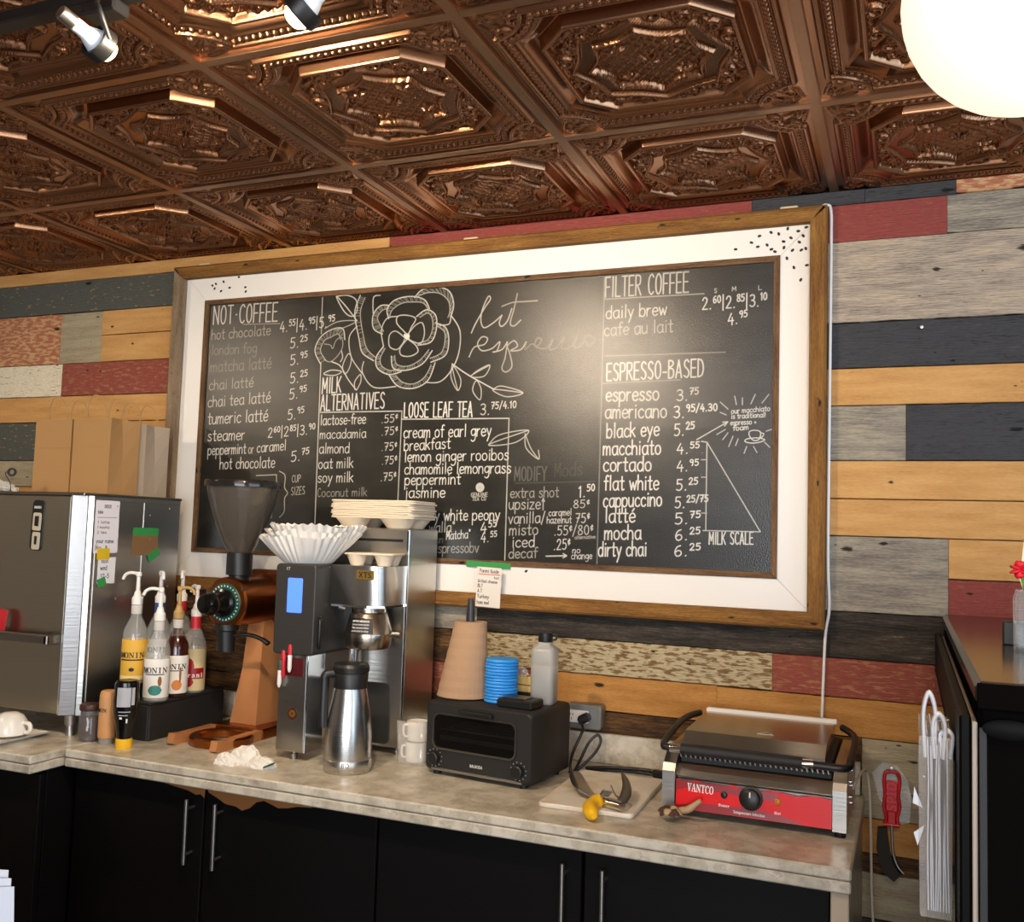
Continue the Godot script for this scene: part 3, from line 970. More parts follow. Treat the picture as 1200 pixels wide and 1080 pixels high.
func say(words: String, u0, v0, u1, v1, tall, strength := 0.85, thick := 1.0):
	# words on the slate from one photo pixel to another; tall: height of an ascender in photo pixels
	var a := board_at(u0, v0)
	var b := board_at(u1, v1)
	var hgt := a.distance_to(board_at(u0, v0 - tall)) / 10.0
	var ws := write_strokes(words)
	var dir: Vector2 = (b - a) / float(ws[1])
	var up := Vector2(0, -hgt)
	for s in ws[0]:
		var t := []
		for p in s:
			t.append(a + dir * p.x + up * p.y)
		stroke_into(chalk, TW, TH, t, clampf(tall * 0.28, 2.4, 5.0) * thick, strength)

func draw_px(pts: Array, strength := 0.8, width := 4.0, round_ := false, ox := 0.0, oy := 0.0, k := 1.0):
	var t := []
	for i in range(0, pts.size(), 2):
		t.append(board_at(ox + pts[i] / k, oy + pts[i + 1] / k))
	stroke_into(chalk, TW, TH, curve2(t, 8) if round_ else t, width, strength)

func menu_writing():
	chalk.resize(TW * TH)
	# left column
	say("NOT·COFFEE", 250, 380, 327, 376, 21, 0.85)
	draw_px([285, 380, 328, 379], 0.6, 3.0)
	var left := [["hot chocolate", 248, 398, 318, 392, 12, 0.6], ["london fog", 248, 416, 302, 413, 12, 0.4], ["matcha latté", 247, 436, 319, 431, 13, 0.42], ["chai latté", 245, 457, 298, 453, 12, 0.6],
		["chai tea latté", 243.5, 477, 318, 471, 13, 0.75], ["tumeric latté", 243.5, 497, 315, 493, 14, 0.85], ["steamer", 243.5, 516.5, 288, 515, 13, 0.9], ["peppermint", 243.5, 533, 289, 531, 12, 0.9], ["or", 291, 531, 298, 531, 11, 0.8], ["caramel", 301, 530, 336, 527, 12, 0.9], ["hot chocolate", 257.5, 549.5, 323, 547.5, 13, 0.9],
		["4.^55^|4.^95^|5.^95", 328, 389, 393, 382, 13, 0.9], ["5.^25", 340, 408, 361, 405, 13, 0.85], ["5.^95", 340, 428, 361, 424, 13, 0.85], ["5.^25", 340, 449, 361, 446, 13, 0.85], ["5.^95", 339, 468, 360, 464, 13, 0.85], ["5.^95", 337, 492, 357, 489, 13, 0.85], ["2^60^|2^85^|3.^90", 314, 512.5, 370, 508, 12, 0.9], ["5.^75", 341, 541, 363, 537, 13, 0.9],
		["CUP", 342, 565, 353, 564, 8, 0.75], ["SIZES", 341, 580, 358, 578.5, 9, 0.75]]
	# milk, tea
	left += [["MILK", 377.5, 461, 401, 459, 18, 0.9], ["ALTERNATIVES", 375.5, 481, 452, 478, 18, 0.9], ["lactose-free", 375.5, 498, 429.5, 496, 12, 0.9], ["macadamia", 375, 514, 430, 512.5, 11, 0.9], ["almond", 374, 531, 410.5, 530.5, 12, 0.9], ["oat milk", 373, 549, 415, 547.5, 12, 0.9], ["soy milk", 372.5, 565, 415, 564.5, 12, 0.9], ["Coconut milk", 372, 582, 431, 581, 10, 0.6],
		[".55^¢", 447, 495.5, 467, 494, 10, 0.9], [".75^¢", 447, 510, 467, 508.5, 10, 0.9], [".75^¢", 447, 528, 466, 527, 10, 0.9], [".75^¢", 447.5, 544, 466, 543, 10, 0.9], [".75^¢", 446, 563.5, 465, 562, 10, 0.9],
		["LOOSE LEAF TEA", 473.5, 489, 555, 488, 17, 0.95], ["3.^75/4.10", 563, 486, 606, 484, 14, 0.85], ["cream of earl grey", 473, 513, 577, 510.5, 14, 0.95], ["breakfast", 473.5, 528, 529, 525, 13, 0.95], ["lemon ginger rooibos", 474, 541, 597.5, 538.5, 13, 0.95], ["chamomile lemongrass", 474, 555.5, 600, 554, 13, 0.95], ["peppermint", 474.5, 568, 541, 567, 13, 0.95], ["jasmine", 474, 583, 523, 582.5, 13, 0.95],
		["GENUINE", 552, 582, 572, 581.5, 4.5, 0.8], ["TEA CO", 553.5, 586.5, 570, 586, 4, 0.75], ["cherry white peony", 482, 610, 587, 609, 13, 0.95], ["chai walla*", 478, 624, 534, 623, 12, 0.8], ["4^55", 563, 625, 583, 623, 14, 0.9], ["Matcha*", 523, 632, 552, 630, 10, 0.95], ["japan", 498, 637, 520, 636, 9, 0.45], ["4.^55", 563.5, 635, 583, 634, 12, 0.9], ["matte spressobv", 482, 648, 562, 647, 12, 0.6]]
	# modify
	left += [["MODIFY", 603, 563, 642, 563, 16, 0.3], ["Mods", 650, 559, 684, 556, 16, 0.14], ["extra shot", 598, 583, 656, 582, 12, 0.62], ["1.^50", 678, 582.5, 698, 581, 14, 0.95], ["upsize↑", 596.5, 596.5, 640, 596, 13, 0.75], ["85^¢", 672, 595, 692, 594.5, 10, 0.9], ["vanilla/", 596, 613.5, 640, 612, 13, 0.8], ["caramel", 643, 604.5, 670.5, 603.5, 8, 0.95], ["hazelnut", 641, 613, 670.5, 612.5, 8, 0.95], ["75^¢", 674.5, 612.5, 692, 612, 12, 0.9],
		["misto", 597, 627, 632, 626, 13, 0.75], [".55^¢^/80^¢", 649.5, 627, 696, 626, 12, 0.85], ["alternative", 673.5, 631.5, 698, 630.5, 4, 0.7], ["iced", 600, 641, 628, 640.5, 13, 0.85], [".25^¢", 649, 644, 669, 643, 13, 0.9], ["decaf", 596, 654, 631, 653, 12, 0.7], ["no", 671, 648, 681, 647.5, 7, 0.95], ["change", 669.5, 655, 694.5, 654.5, 8, 0.95]]
	# right column
	left += [["FILTER COFFEE", 709.5, 348, 809, 342, 23, 0.72], ["S", 837, 343, 841, 343, 5, 0.8], ["M", 858, 341, 864, 340.5, 5, 0.8], ["L", 889, 339.5, 894, 339, 5, 0.8], ["2.^60^|2.^85^|3.^10", 823, 362.5, 900, 358, 15, 0.85], ["daily brew", 710, 373.5, 783, 368.5, 15, 0.75], ["4.^95", 853, 380.5, 877, 377, 14, 0.9], ["cafe au lait", 708, 393.5, 790, 388.5, 15, 0.55], ["seasonal", 711, 411, 782, 402, 12, 0.12],
		["ESPRESSO-BASED", 711, 446, 827, 441, 20, 0.75], ["espresso", 710, 470, 774, 468.5, 17, 0.75], ["3.^75", 793, 469.5, 820, 468, 14, 0.75], ["americano", 709, 490, 783, 489, 17, 0.75], ["3.^95/4.30", 789.5, 489.5, 842, 488, 15, 0.85], ["black eye", 711, 513, 774, 510, 17, 0.85], ["5.^25", 790, 510.5, 815, 509, 15, 0.85],
		["macchiato", 707, 533, 776, 532, 17, 0.9], ["4.^55", 793, 531.5, 821, 530.5, 13, 0.9], ["cortado", 707, 552, 765, 551.5, 17, 0.9], ["4.^95", 793, 552, 820, 551, 13, 0.9], ["flat white", 708, 574, 773.5, 573.5, 17, 0.95], ["5.^25", 792.5, 574.5, 819, 573.5, 14, 0.9], ["cappuccino", 707, 594, 777, 592.5, 17, 0.95], ["5.^25/75", 791, 595, 831, 594, 14, 0.9], ["latté", 709, 612, 746, 611.5, 17, 0.95], ["5.^75", 791, 614, 822.5, 612.5, 14, 0.95],
		["mocha", 708.5, 632, 753, 631.5, 17, 0.95], ["6.^25", 791, 633, 822, 631.5, 14, 0.95], ["dirty chai", 701, 651.5, 759, 651, 17, 0.95], ["6.^25", 790, 651.5, 822.5, 650.5, 14, 0.95], ["MILK SCALE", 831, 637.5, 884, 637.5, 14, 0.9],
		["our macchiato", 857, 484.5, 903, 481, 6, 0.9], ["is traditional!", 857, 490.5, 898, 488.5, 6, 0.9], ["espresso +", 856, 498, 887, 496.5, 6, 0.9], ["foam", 859, 504.5, 878, 503, 6, 0.95]]
	for q in left:
		say(q[0], q[1], q[2], q[3], q[4], q[5], q[6])
	# rules between the columns
	for q in [[378, 348, 376.5, 391, 0.7], [376, 425, 369, 613, 0.8], [375, 483, 471, 481.5, 0.8], [471, 481.5, 466, 592, 0.75], [471, 491, 596.5, 490, 0.85], [596.5, 490, 591.5, 656, 0.75], [708.5, 325, 699.5, 661, 0.45], [604, 566, 697, 564, 0.18], [709, 350.5, 825, 344, 0.55], [709, 417, 850, 412.5, 0.4], [707, 449, 797, 445, 0.4]]:
		draw_px([q[0], q[1], q[2], q[3]], q[4], 4.0)
	# milk scale triangle and its ticks, arrows, rays
	draw_px([822, 517, 828.5, 518, 827, 621.5, 891, 623, 828.5, 518], 0.75, 3.6)
	draw_px([824, 621.5, 827, 621.5], 0.75, 3.6)
	for y in [538.5, 559, 579.5, 601]:
		draw_px([822, y, 828, y], 0.7, 3.4)
	draw_px([816.5, 515, 853, 494], 0.8, 3.6)
	draw_px([847, 494.5, 853, 494, 849, 499], 0.8, 3.6)
	draw_px([640, 651.5, 664, 651], 0.9, 4.0)
	draw_px([660, 648.5, 664, 651, 660, 653.5], 0.9, 4.0)
	for q in [[861, 464, 863, 474], [870, 466, 870, 474], [885, 462, 880, 473], [901, 462, 893, 472], [844, 471, 853, 479], [844, 483, 851, 486], [850, 503, 840, 509], [853, 507, 847, 515], [859, 511, 854, 523], [865, 514, 862, 522], [875, 523, 872, 531], [883, 523, 887, 530], [896, 518, 902, 524], [898, 505, 904, 503]]:
		draw_px(q, 0.75, 3.2)
	draw_px([873, 517, 880, 519, 890, 518, 896, 515, 888, 513, 876, 514, 873, 517], 0.85, 3.4, true)
	draw_px([878, 506, 879, 512, 884, 516, 890, 514, 891, 506, 884, 504, 878, 506], 0.85, 3.4, true)
	draw_px([891, 507, 895, 508, 893, 512, 890, 512], 0.85, 3.0, true)
	# cup sizes sketch and brace
	draw_px([300.5, 557, 324, 556, 324, 566], 0.7, 4.0)
	draw_px([320, 590, 318, 606, 314, 608], 0.7, 4.0)
	draw_px([327.5, 552, 334, 557, 333.5, 571, 337, 577.5, 333.5, 584, 333, 599, 327.5, 606], 0.75, 3.6, true)
	# round maker's mark
	for r in [1.0, 2.2, 3.4, 4.4]:
		var ring := []
		for k in 13:
			ring += [562.5 + r * cos(TAU * k / 12), 571.0 + r * 1.1 * sin(TAU * k / 12)]
		draw_px(ring, 0.85, 4.0, true)
	# the big title, half rubbed out
	var z := [360.0, 320.0, 3.857]
	for q in [[[742, 270, 760, 230, 800, 160, 828, 118, 818, 106, 792, 165, 785, 215, 800, 246, 840, 225, 880, 190], 0.75], [[880, 190, 868, 225, 880, 240, 905, 215, 925, 160], 0.72], [[950, 92, 935, 160, 918, 225, 935, 238, 965, 212], 0.62], [[880, 150, 930, 132, 985, 128, 1040, 124], 0.6],
		[[732, 378, 755, 335, 800, 322, 815, 295, 790, 288, 770, 320, 790, 350, 835, 340, 870, 310, 858, 350, 840, 356, 880, 345, 905, 310], 0.7], [[905, 310, 895, 380, 880, 430, 900, 446, 925, 420, 915, 360, 905, 330, 935, 305, 950, 330, 920, 350, 965, 345, 990, 310], 0.6],
		[[990, 310, 985, 345, 1015, 320, 1040, 330, 1060, 300, 1040, 295, 1030, 330, 1080, 340, 1110, 300, 1095, 345, 1130, 335], 0.3], [[1130, 335, 1160, 290, 1150, 340, 1195, 330, 1220, 285, 1205, 335, 1240, 325, 1265, 280, 1300, 300, 1275, 330, 1255, 305], 0.2]]:
		draw_px(q[0], q[1], 4.6, true, z[0], z[1], z[2])
	flower(z)

func petal_edge(z, outer: Array, inner: Array, hatch := true):      # a petal rim: two lines with hatching between
	draw_px(outer, 0.85, 4.2, true, z[0], z[1], z[2])
	draw_px(inner, 0.7, 3.4, true, z[0], z[1], z[2])
	if not hatch:
		return
	var a := []
	var b := []
	for i in range(0, outer.size(), 2):
		a.append(Vector2(outer[i], outer[i + 1]))
	for i in range(0, inner.size(), 2):
		b.append(Vector2(inner[i], inner[i + 1]))
	a = curve2(a, 8)
	b = curve2(b, 8)
	for k in range(1, 26):
		var p: Vector2 = a[int(k / 26.0 * (a.size() - 1))]
		var q: Vector2 = b[int(k / 26.0 * (b.size() - 1))]
		draw_px([p.x, p.y, q.x, q.y], 0.5, 2.6, false, z[0], z[1], z[2])

func flower(z):
	# the rose sketched over the milk list
	petal_edge(z, [368, 205, 362, 160, 400, 120, 470, 105, 530, 120, 552, 160], [372, 200, 385, 165, 430, 135, 480, 130, 525, 135, 548, 165])
	petal_edge(z, [340, 275, 300, 250, 298, 190, 330, 148, 370, 145], [345, 262, 330, 235, 318, 200, 340, 168, 368, 160])
	petal_edge(z, [485, 110, 520, 75, 580, 62, 640, 80, 662, 140, 648, 200], [500, 105, 545, 88, 600, 92, 638, 125, 645, 170, 636, 200])
	petal_edge(z, [582, 225, 625, 245, 640, 300, 625, 370, 560, 402], [590, 240, 620, 265, 622, 310, 605, 360, 555, 385])
	petal_edge(z, [495, 195, 540, 165, 580, 190, 584, 250, 560, 310, 500, 325], [510, 200, 545, 180, 565, 205, 566, 255, 545, 300, 505, 315])
	petal_edge(z, [345, 330, 312, 380, 318, 430, 370, 458, 425, 445], [352, 340, 330, 385, 338, 420, 375, 440, 415, 432])
	petal_edge(z, [380, 375, 390, 430, 450, 438, 520, 410, 565, 350], [395, 372, 405, 412, 455, 420, 510, 392, 550, 345])
	petal_edge(z, [370, 460, 410, 510, 480, 520, 545, 485, 578, 405], [400, 462, 430, 492, 480, 500, 530, 470, 560, 415])
	petal_edge(z, [240, 100, 215, 180, 235, 300, 250, 360, 300, 395], [262, 110, 240, 180, 255, 290, 272, 345, 308, 380])
	for q in [[345, 330, 335, 260, 360, 205, 410, 195], [410, 195, 450, 190, 490, 205, 470, 245, 455, 275, 430, 255, 405, 225, 410, 195], [455, 275, 490, 235, 520, 225, 530, 270, 515, 315, 480, 310, 455, 295], [440, 290, 400, 262, 372, 280, 372, 330, 405, 345, 430, 320, 440, 300], [450, 300, 420, 340, 425, 370, 465, 375, 500, 355, 490, 325, 460, 302],
		[330, 100, 300, 110, 298, 180], [225, 240, 190, 290, 200, 380, 250, 455], [255, 400, 250, 450, 300, 515, 400, 512], [650, 190, 690, 260, 685, 360, 650, 440, 600, 490, 540, 494], [650, 200, 640, 230, 600, 235]]:
		draw_px(q, 0.8, 4.2, true, z[0], z[1], z[2])
	for k in 8:
		draw_px([450 + 9 * cos(k), 287 + 9 * sin(k * 1.7), 450 - 8 * cos(k * 2.0), 287 - 9 * sin(k)], 0.95, 8.0, false, z[0], z[1], z[2])
	# leaves top left
	draw_px([132, 105, 180, 100, 220, 120, 225, 170, 200, 195, 165, 170, 132, 105, 175, 150, 225, 215], 0.85, 4.0, true, z[0], z[1], z[2])
	draw_px([80, 250, 130, 222, 180, 214, 222, 218, 180, 240, 130, 258], 0.7, 3.6, true, z[0], z[1], z[2])
	# heart-shaped bud
	petal_edge(z, [60, 410, 35, 350, 60, 290, 110, 255, 160, 250, 170, 300], [85, 395, 60, 350, 78, 305, 105, 290, 140, 275, 150, 300])
	draw_px([78, 320, 105, 325, 115, 340, 130, 305, 155, 290, 160, 330, 140, 370, 105, 400, 75, 390], 0.6, 3.6, true, z[0], z[1], z[2])
	draw_px([110, 400, 150, 420, 185, 480, 222, 528], 0.85, 4.4, true, z[0], z[1], z[2])
	for q in [[75, 455, 110, 438, 155, 445, 120, 462, 75, 455], [170, 455, 160, 420, 185, 365, 200, 385, 190, 430, 170, 455], [215, 525, 215, 490, 240, 458, 242, 490, 225, 525], [150, 400, 160, 380, 155, 350]]:
		draw_px(q, 0.8, 4.0, true, z[0], z[1], z[2])
	# sprig right of the rose
	draw_px([655, 410, 720, 455, 790, 495, 845, 525], 0.85, 4.4, true, z[0], z[1], z[2])
	for q in [[655, 415, 650, 470, 680, 530, 694, 480, 655, 415, 680, 530], [740, 465, 770, 440, 825, 415, 800, 465, 740, 465, 825, 415], [765, 485, 748, 530, 780, 572, 786, 525, 765, 485], [840, 525, 880, 510, 975, 540, 900, 558, 840, 525, 975, 540], [820, 775, 870, 730, 1000, 710, 940, 765, 820, 775, 1000, 710], [985, 725, 990, 790, 1045, 840, 1045, 800], [985, 725, 1010, 790, 1045, 840]]:
		draw_px(q, 0.75, 3.8, true, z[0], z[1], z[2])

func slate() -> StandardMaterial3D:
	menu_writing()
	var dust := noise_image(TW, TH, 0.004, 301, 4)
	var grit := noise_image(TW, TH, 0.35, 305, 2)
	var wipe := noise_image(TW, TH, 0.03, 307, 3, 8, 2)
	var data := PackedByteArray()
	data.resize(TW * TH * 3)
	for i in TW * TH:
		var base := 34.0 + (dust[i] - 128.0) * 0.05 + (wipe[i] - 128.0) * 0.05 + (grit[i] - 128.0) * 0.06
		var c: float = chalk[i]
		if c > 0.0:
			c *= 0.80 + 0.25 * grit[i] / 255.0
			base = lerpf(base, 232.0, minf(c, 1.0))
		data[i * 3] = int(clampf(base, 0, 255))
		data[i * 3 + 1] = int(clampf(base * 0.99, 0, 255))
		data[i * 3 + 2] = int(clampf(base * (0.86 + 0.1 * c), 0, 255))
	var m := mat(Color.WHITE, 0.29)
	m.albedo_texture = ImageTexture.create_from_image(Image.create_from_data(TW, TH, false, Image.FORMAT_RGB8, data))
	var gi := Image.create_from_data(2048, 918, false, Image.FORMAT_L8, noise_image(2048, 918, 0.2, 311, 2))
	gi.convert(Image.FORMAT_RGBA8)
	gi.bump_map_to_normal_map(1.0)
	m.metallic_specular = 0.55
	m.normal_enabled = true
	m.normal_texture = ImageTexture.create_from_image(gi)
	m.normal_scale = 0.5
	return m

func mitred(parent, called, x0, x1, y0, y1, w, z0, z1, m, textured := true, lip := 0.0, m_side = null):
	# four boards with mitred corners round a rectangle (outer edges given), each a part
	var o := [V(x0, y0, 0), V(x1, y0, 0), V(x1, y1, 0), V(x0, y1, 0)]
	var n := [V(x0 + w, y0 + w, 0), V(x1 - w, y0 + w, 0), V(x1 - w, y1 - w, 0), V(x0 + w, y1 - w, 0)]
	var outs := [V(0, -1, 0), V(1, 0, 0), V(0, 1, 0), V(-1, 0, 0)]
	for k in 4:
		var k2 := (k + 1) % 4
		var st := S()
		var a: Vector3 = o[k]
		var b: Vector3 = o[k2]
		var c: Vector3 = n[k2]
		var d: Vector3 = n[k]
		var along := (b - a).normalized() * 0.0006
		a += along
		d += along
		b -= along
		c -= along
		var zf := V(0, 0, z1)
		var zb := V(0, 0, z0)
		var zl := V(0, 0, z1 - lip)
		var cut: Vector3 = -outs[k] * lip
		var L := a.distance_to(b)
		var uv := [Vector2(0.1 * k, 0.1), Vector2(0.1 * k + L / 1.5, 0.1), Vector2(0.1 * k + (L - w) / 1.5, 0.1 + w / 0.3), Vector2(0.1 * k + w / 1.5, 0.1 + w / 0.3)]
		face(st, [a + cut + zf, b + cut + zf, c + zf, d + zf], V(0, 0, 1), -1, uv)
		if lip > 0.0:
			face(st, [a + zl, b + zl, b + cut + zf, a + cut + zf], outs[k] + V(0, 0, 1), -1, uv)
		face(st, [a + zb, b + zb, b + zl, a + zl], outs[k], -1, uv)
		face(st, [d + zb, c + zb, c + zf, d + zf], -outs[k], -1, uv)
		face(st, [a + zb, d + zb, d + zf, a + cut + zf], a - b, -1, uv)
		face(st, [b + zb, c + zb, c + zf, b + cut + zf], b - a, -1, uv)
		face(st, [a + zb, b + zb, c + zb, d + zb], V(0, 0, -1), -1, uv)
		st.generate_normals()
		if textured:
			st.generate_tangents()
		var ob := MeshInstance3D.new()
		ob.name = called
		ob.mesh = st.commit()
		ob.set_surface_override_material(0, m_side if (m_side and k == 3) else m)
		parent.add_child(ob, true)

func menu_board():
	var b := thing("menu_board", "large framed black chalk menu board with white border hung on the plank wall", "menu board", V(0, 0, 0.0225))
	var st := S()
	var z := BZ - 0.0225
	face(st, [V(BX0, BY0, z), V(BX1, BY0, z), V(BX1, BY1, z), V(BX0, BY1, z)], V(0, 0, 1), -1, [Vector2(0, 1), Vector2(1, 1), Vector2(1, 0), Vector2(0, 0)])
	st.generate_normals()
	st.generate_tangents()
	add(b, "chalkboard", st, slate(), "black slate panel covered with chalk menu lettering and a rose drawing")
	add(b, "backing", bx(-2.49, -0.215, 1.352, 2.498, 0.0005, z - 0.001, 0.0), M.black_soft)
	mitred(b, "outer_frame", -2.498, -0.209, 1.340, 2.507, 0.045, 0.0, 0.042, M.frame, true, 0.006, M.frame_grey)
	mitred(b, "white_border", -2.4544, -0.243, 1.3762, 2.4722, 0.0935, z, 0.0135, M.white_panel, false)
	mitred(b, "inner_trim", -2.3655, -0.3365, 1.4700, 2.3800, 0.017, z + 0.0002, 0.0175, M.trim)
	# coffee beans printed on the border, built as small raised beans
	var beans := [[249, 334.5], [253, 332.5], [251.5, 338], [262, 330], [259, 341], [269, 337], [280, 324.5], [287.5, 336.5], [288, 341.5]]
	for q in [[5, 578], [90, 508], [212, 470], [293, 486], [388, 430], [500, 456], [583, 415], [648, 467], [72, 621], [170, 603], [344, 566], [422, 527], [552, 505], [643, 535], [348, 630], [510, 572], [253, 673], [438, 658], [532, 656], [579, 640], [380, 743], [590, 815], [453, 840], [525, 970]]:
		beans.append([880 + q[0] / 9.0, 220 + q[1] / 9.0])
	beans.append([616.5, 669])
	for q in [[904, 292], [862, 292]]:
		beans.append(q)
	for q in beans:
		var p := on_z(q[0], q[1], 0.0362)
		var s := S()
		lathe(s, Transform3D(Basis(Vector3.BACK, rng.randf() * PI) * Basis(Vector3.RIGHT, PI / 2), V(p.x, p.y, 0.0135)), P2([0.0, 0, 0.0045, 0.0, 0.0040, 0.0014, 0.0022, 0.0024, 0, 0.0027]), 12, false, Vector2(1.25, 0.85))
		add(b, "coffee_bean", s, M.bean, "small dark coffee bean motif")
# ---------------------------------------------------------------- machines on the counter
func note_paper(parent, called, at: Transform3D, w: float, h: float, tint: Color, lines: Array, label := "", ink := Color(0.12, 0.12, 0.14), wpx := 160):
	# a thin sheet with handwriting; lines: [words, x, y, width, height of letters] in fractions of the width, optional colour
	var hpx := int(wpx * h / w)
	var im := Image.create(wpx, hpx, false, Image.FORMAT_RGB8)
	im.fill(tint)
	for q in lines:
		var buf := PackedFloat32Array()
		buf.resize(wpx * hpx)
		if q[0] == "_":
			stroke_into(buf, wpx, hpx, [Vector2(q[1], q[2]) * wpx, Vector2(q[1] + q[3], q[2] - 0.01) * wpx], q[4] * wpx, 0.9)
		else:
			var ws := write_strokes(q[0])
			for s in ws[0]:
				var t := []
				for p in s:
					t.append(Vector2((q[1] + p.x / ws[1] * q[3]) * wpx, (q[2] - p.y / 10.0 * q[4]) * wpx))
				stroke_into(buf, wpx, hpx, t, maxf(q[4] * wpx * 0.14, 1.6), 0.9)
		var c: Color = q[5] if q.size() > 5 else ink
		for y in hpx:
			for x in wpx:
				var k := buf[y * wpx + x]
				if k > 0.0:
					im.set_pixel(x, y, im.get_pixel(x, y).lerp(c, k))
	var m := mat(Color.WHITE, 0.85)
	m.albedo_texture = ImageTexture.create_from_image(im)
	var st := S()
	var p := [at * V(-w / 2, -h / 2, 0.0006), at * V(w / 2, -h / 2, 0.0006), at * V(w / 2, h / 2, 0.0006), at * V(-w / 2, h / 2, 0.0006)]
	var b := [at * V(-w / 2, -h / 2, 0), at * V(w / 2, -h / 2, 0), at * V(w / 2, h / 2, 0), at * V(-w / 2, h / 2, 0)]
	var uv := [Vector2(0, 1), Vector2(1, 1), Vector2(1, 0), Vector2(0, 0)]
	face(st, p, at.basis.z, -1, uv)
	face(st, b, -at.basis.z, -1, [Vector2.ZERO, Vector2.ZERO, Vector2.ZERO, Vector2.ZERO])
	for k in 4:
		var k2 := (k + 1) % 4
		face(st, [p[k], p[k2], b[k2], b[k]], (p[k] + p[k2]) * 0.5 - at.origin, -1, [uv[k], uv[k2], uv[k2], uv[k]])
	return add(parent, called, st, m, label)

func machines():
	dishwasher()
	syrups()
	grinder()
	brewer()
	toaster()
	panini()

func dishwasher():
	var d := thing("dishwasher", "tall stainless steel commercial machine with towel bar handle left of the syrups", "dishwasher", V(-2.345, TOP, 0.0))
	# outline from above: right side at x 0, front at z 0.56 with a chamfered corner; local x runs left as negative
	var st := S()
	prism(st, Transform3D(Basis(Vector3.RIGHT, PI / 2), V(0, 0.735, 0)), P2([0, 0.13, 0, 0.512, -0.012, 0.522, -0.6, 0.522, -0.6, 0.13]), 0.0, 0.675)
	add(d, "body", st, M.steel)
	add(d, "top_plate", bx(-0.604, 0.003, 0.733, 0.742, 0.125, 0.556, 0.002), M.steel_dark)
	st = S()
	prism(st, Transform3D(Basis(Vector3.RIGHT, PI / 2), V(0, 0.733, 0)), P2([-0.014, 0.524, -0.044, 0.556, -0.05, 0.556, -0.05, 0.524]), 0.0, 0.67)
	add(d, "corner_trim", st, M.steel_bright, "bright folded corner strip")
	var dr := add(d, "door", bx(-0.6, -0.0515, 0.065, 0.731, 0.5235, 0.553, 0.003), M.steel_front)
	st = S()
	box(st, T(-0.33, 0.292, 0.598), V(0.54, 0.03, 0.012), 0.004)
	addbx(st, -0.075, -0.06, 0.277, 0.307, 0.553, 0.604, 0.003)
	add(dr, "handle", st, M.steel_dark, "flat steel bar handle")
	# maker's plate: long rounded badge with two windows
	var pl := S()
	rounded(pl, T(-0.186, 0.637, 0.5525, 0, 0, -0.03), 0.05, 0.158, 0.014, 0.004, 0.001)
	var badge := add(dr, "badge", pl, M.black, "black and silver name plate")
	for q in [[0.648, 0.056, 0.036], [0.588, 0.055, 0.034]]:
		var s := S()
		rounded(s, T(-0.186, q[0], 0.5565, 0, 0, -0.03), q[2], q[1], 0.006, 0.0012, 0.0004)
		add(badge, "inset", s, M.badge_light)
	for q in [[-0.186, 0.65, 0.016, 0.032], [-0.186, 0.59, 0.009, 0.026]]:
		var s := S()
		rounded(s, T(q[0], q[1], 0.5577, 0, 0, -0.03), q[2], q[3], 0.002, 0.002, 0.0004)
		add(badge, "mark", s, M.black)
	letters(badge, "lettering", "SERIES", T(-0.186, 0.693, 0.557), 0.008, M.lettering, false, true, 0.03)
	letters(badge, "lettering", "WASH 10", T(-0.187, 0.5655, 0.557), 0.007, M.lettering, false, true, 0.03)
	# something red tucked behind the bar handle
	var rt := thing("red_cloth_tag", "red strip tucked behind the dishwasher's bar handle", "cloth", V(-2.345 - 0.275, TOP + 0.307, 0.575))
	var rs := S()
	loft(rs, [[V(-0.03, -0.03, 0.006), V(0.01, -0.03, 0.008), V(0.01, -0.03, 0.011), V(-0.03, -0.03, 0.009)], [V(-0.03, 0.03, 0.004), V(0.014, 0.028, 0.006), V(0.014, 0.028, 0.009), V(-0.03, 0.03, 0.007)], [V(-0.03, 0.065, -0.004), V(0.012, 0.06, -0.002), V(0.012, 0.06, 0.001), V(-0.03, 0.065, -0.001)]], true, -1)
	add(rt, "strip", rs, M.red_soft)
	# panel seam and screws on the side
	add(d, "side_panel", bx(-0.0005, 0.0025, 0.065, 0.72, 0.305, 0.50, 0.001), M.steel)
	add(d, "side_panel", bx(-0.0005, 0.0025, 0.065, 0.72, 0.135, 0.3015, 0.001), M.steel)
	for q in [[0.705, 0.42], [0.705, 0.18], [0.68, 0.27], [0.6, 0.27], [0.41, 0.28], [0.41, 0.40], [0.44, 0.17]]:
		var s := S()
		lathe(s, Transform3D(Basis(Vector3.BACK, -PI / 2), V(0.002, q[0], q[1])), P2([0, 0, 0.0045, 0, 0.004, 0.0025, 0, 0.003]), 10)
		add(d, "screw", s, M.alu)
	for q in [[-0.03, 0.52], [-0.03, 0.17], [-0.57, 0.52], [-0.57, 0.17]]:
		var s := S()
		lathe(s, T(q[0], 0, q[1]), P2([0, 0, 0.014, 0, 0.013, 0.03, 0.018, 0.032, 0.02, 0.062, 0, 0.062]), 16)
		add(d, "leg", s, M.alu, "round adjustable steel leg")
	# slips of paper and tape on the side
	var side := Basis(Vector3.UP, PI / 2)
	var ny := func(u, v): return on_x(u, v, -2.341)
	var p: Vector3 = ny.call(125, 617)
	var n = note_paper(self, "order_slip", Transform3D(side, p), 0.098, 0.165, Color.html("d9d6dc"), [["ORDER", .36, .24, .3, .1], ["table", .1, .42, .22, .1], ["_", .1, .55, .8, .012], ["1 latte", .12, .74, .5, .09], ["1 mocha", .12, .9, .5, .09], ["2 tea", .12, 1.06, .4, .09], ["your name", .1, 1.36, .74, .13], ["No. 8", .1, 1.58, .5, .14]])
	tag(n, "long white printed order slip with handwriting on the dishwasher side", "note")
	p = ny.call(124.5, 668)
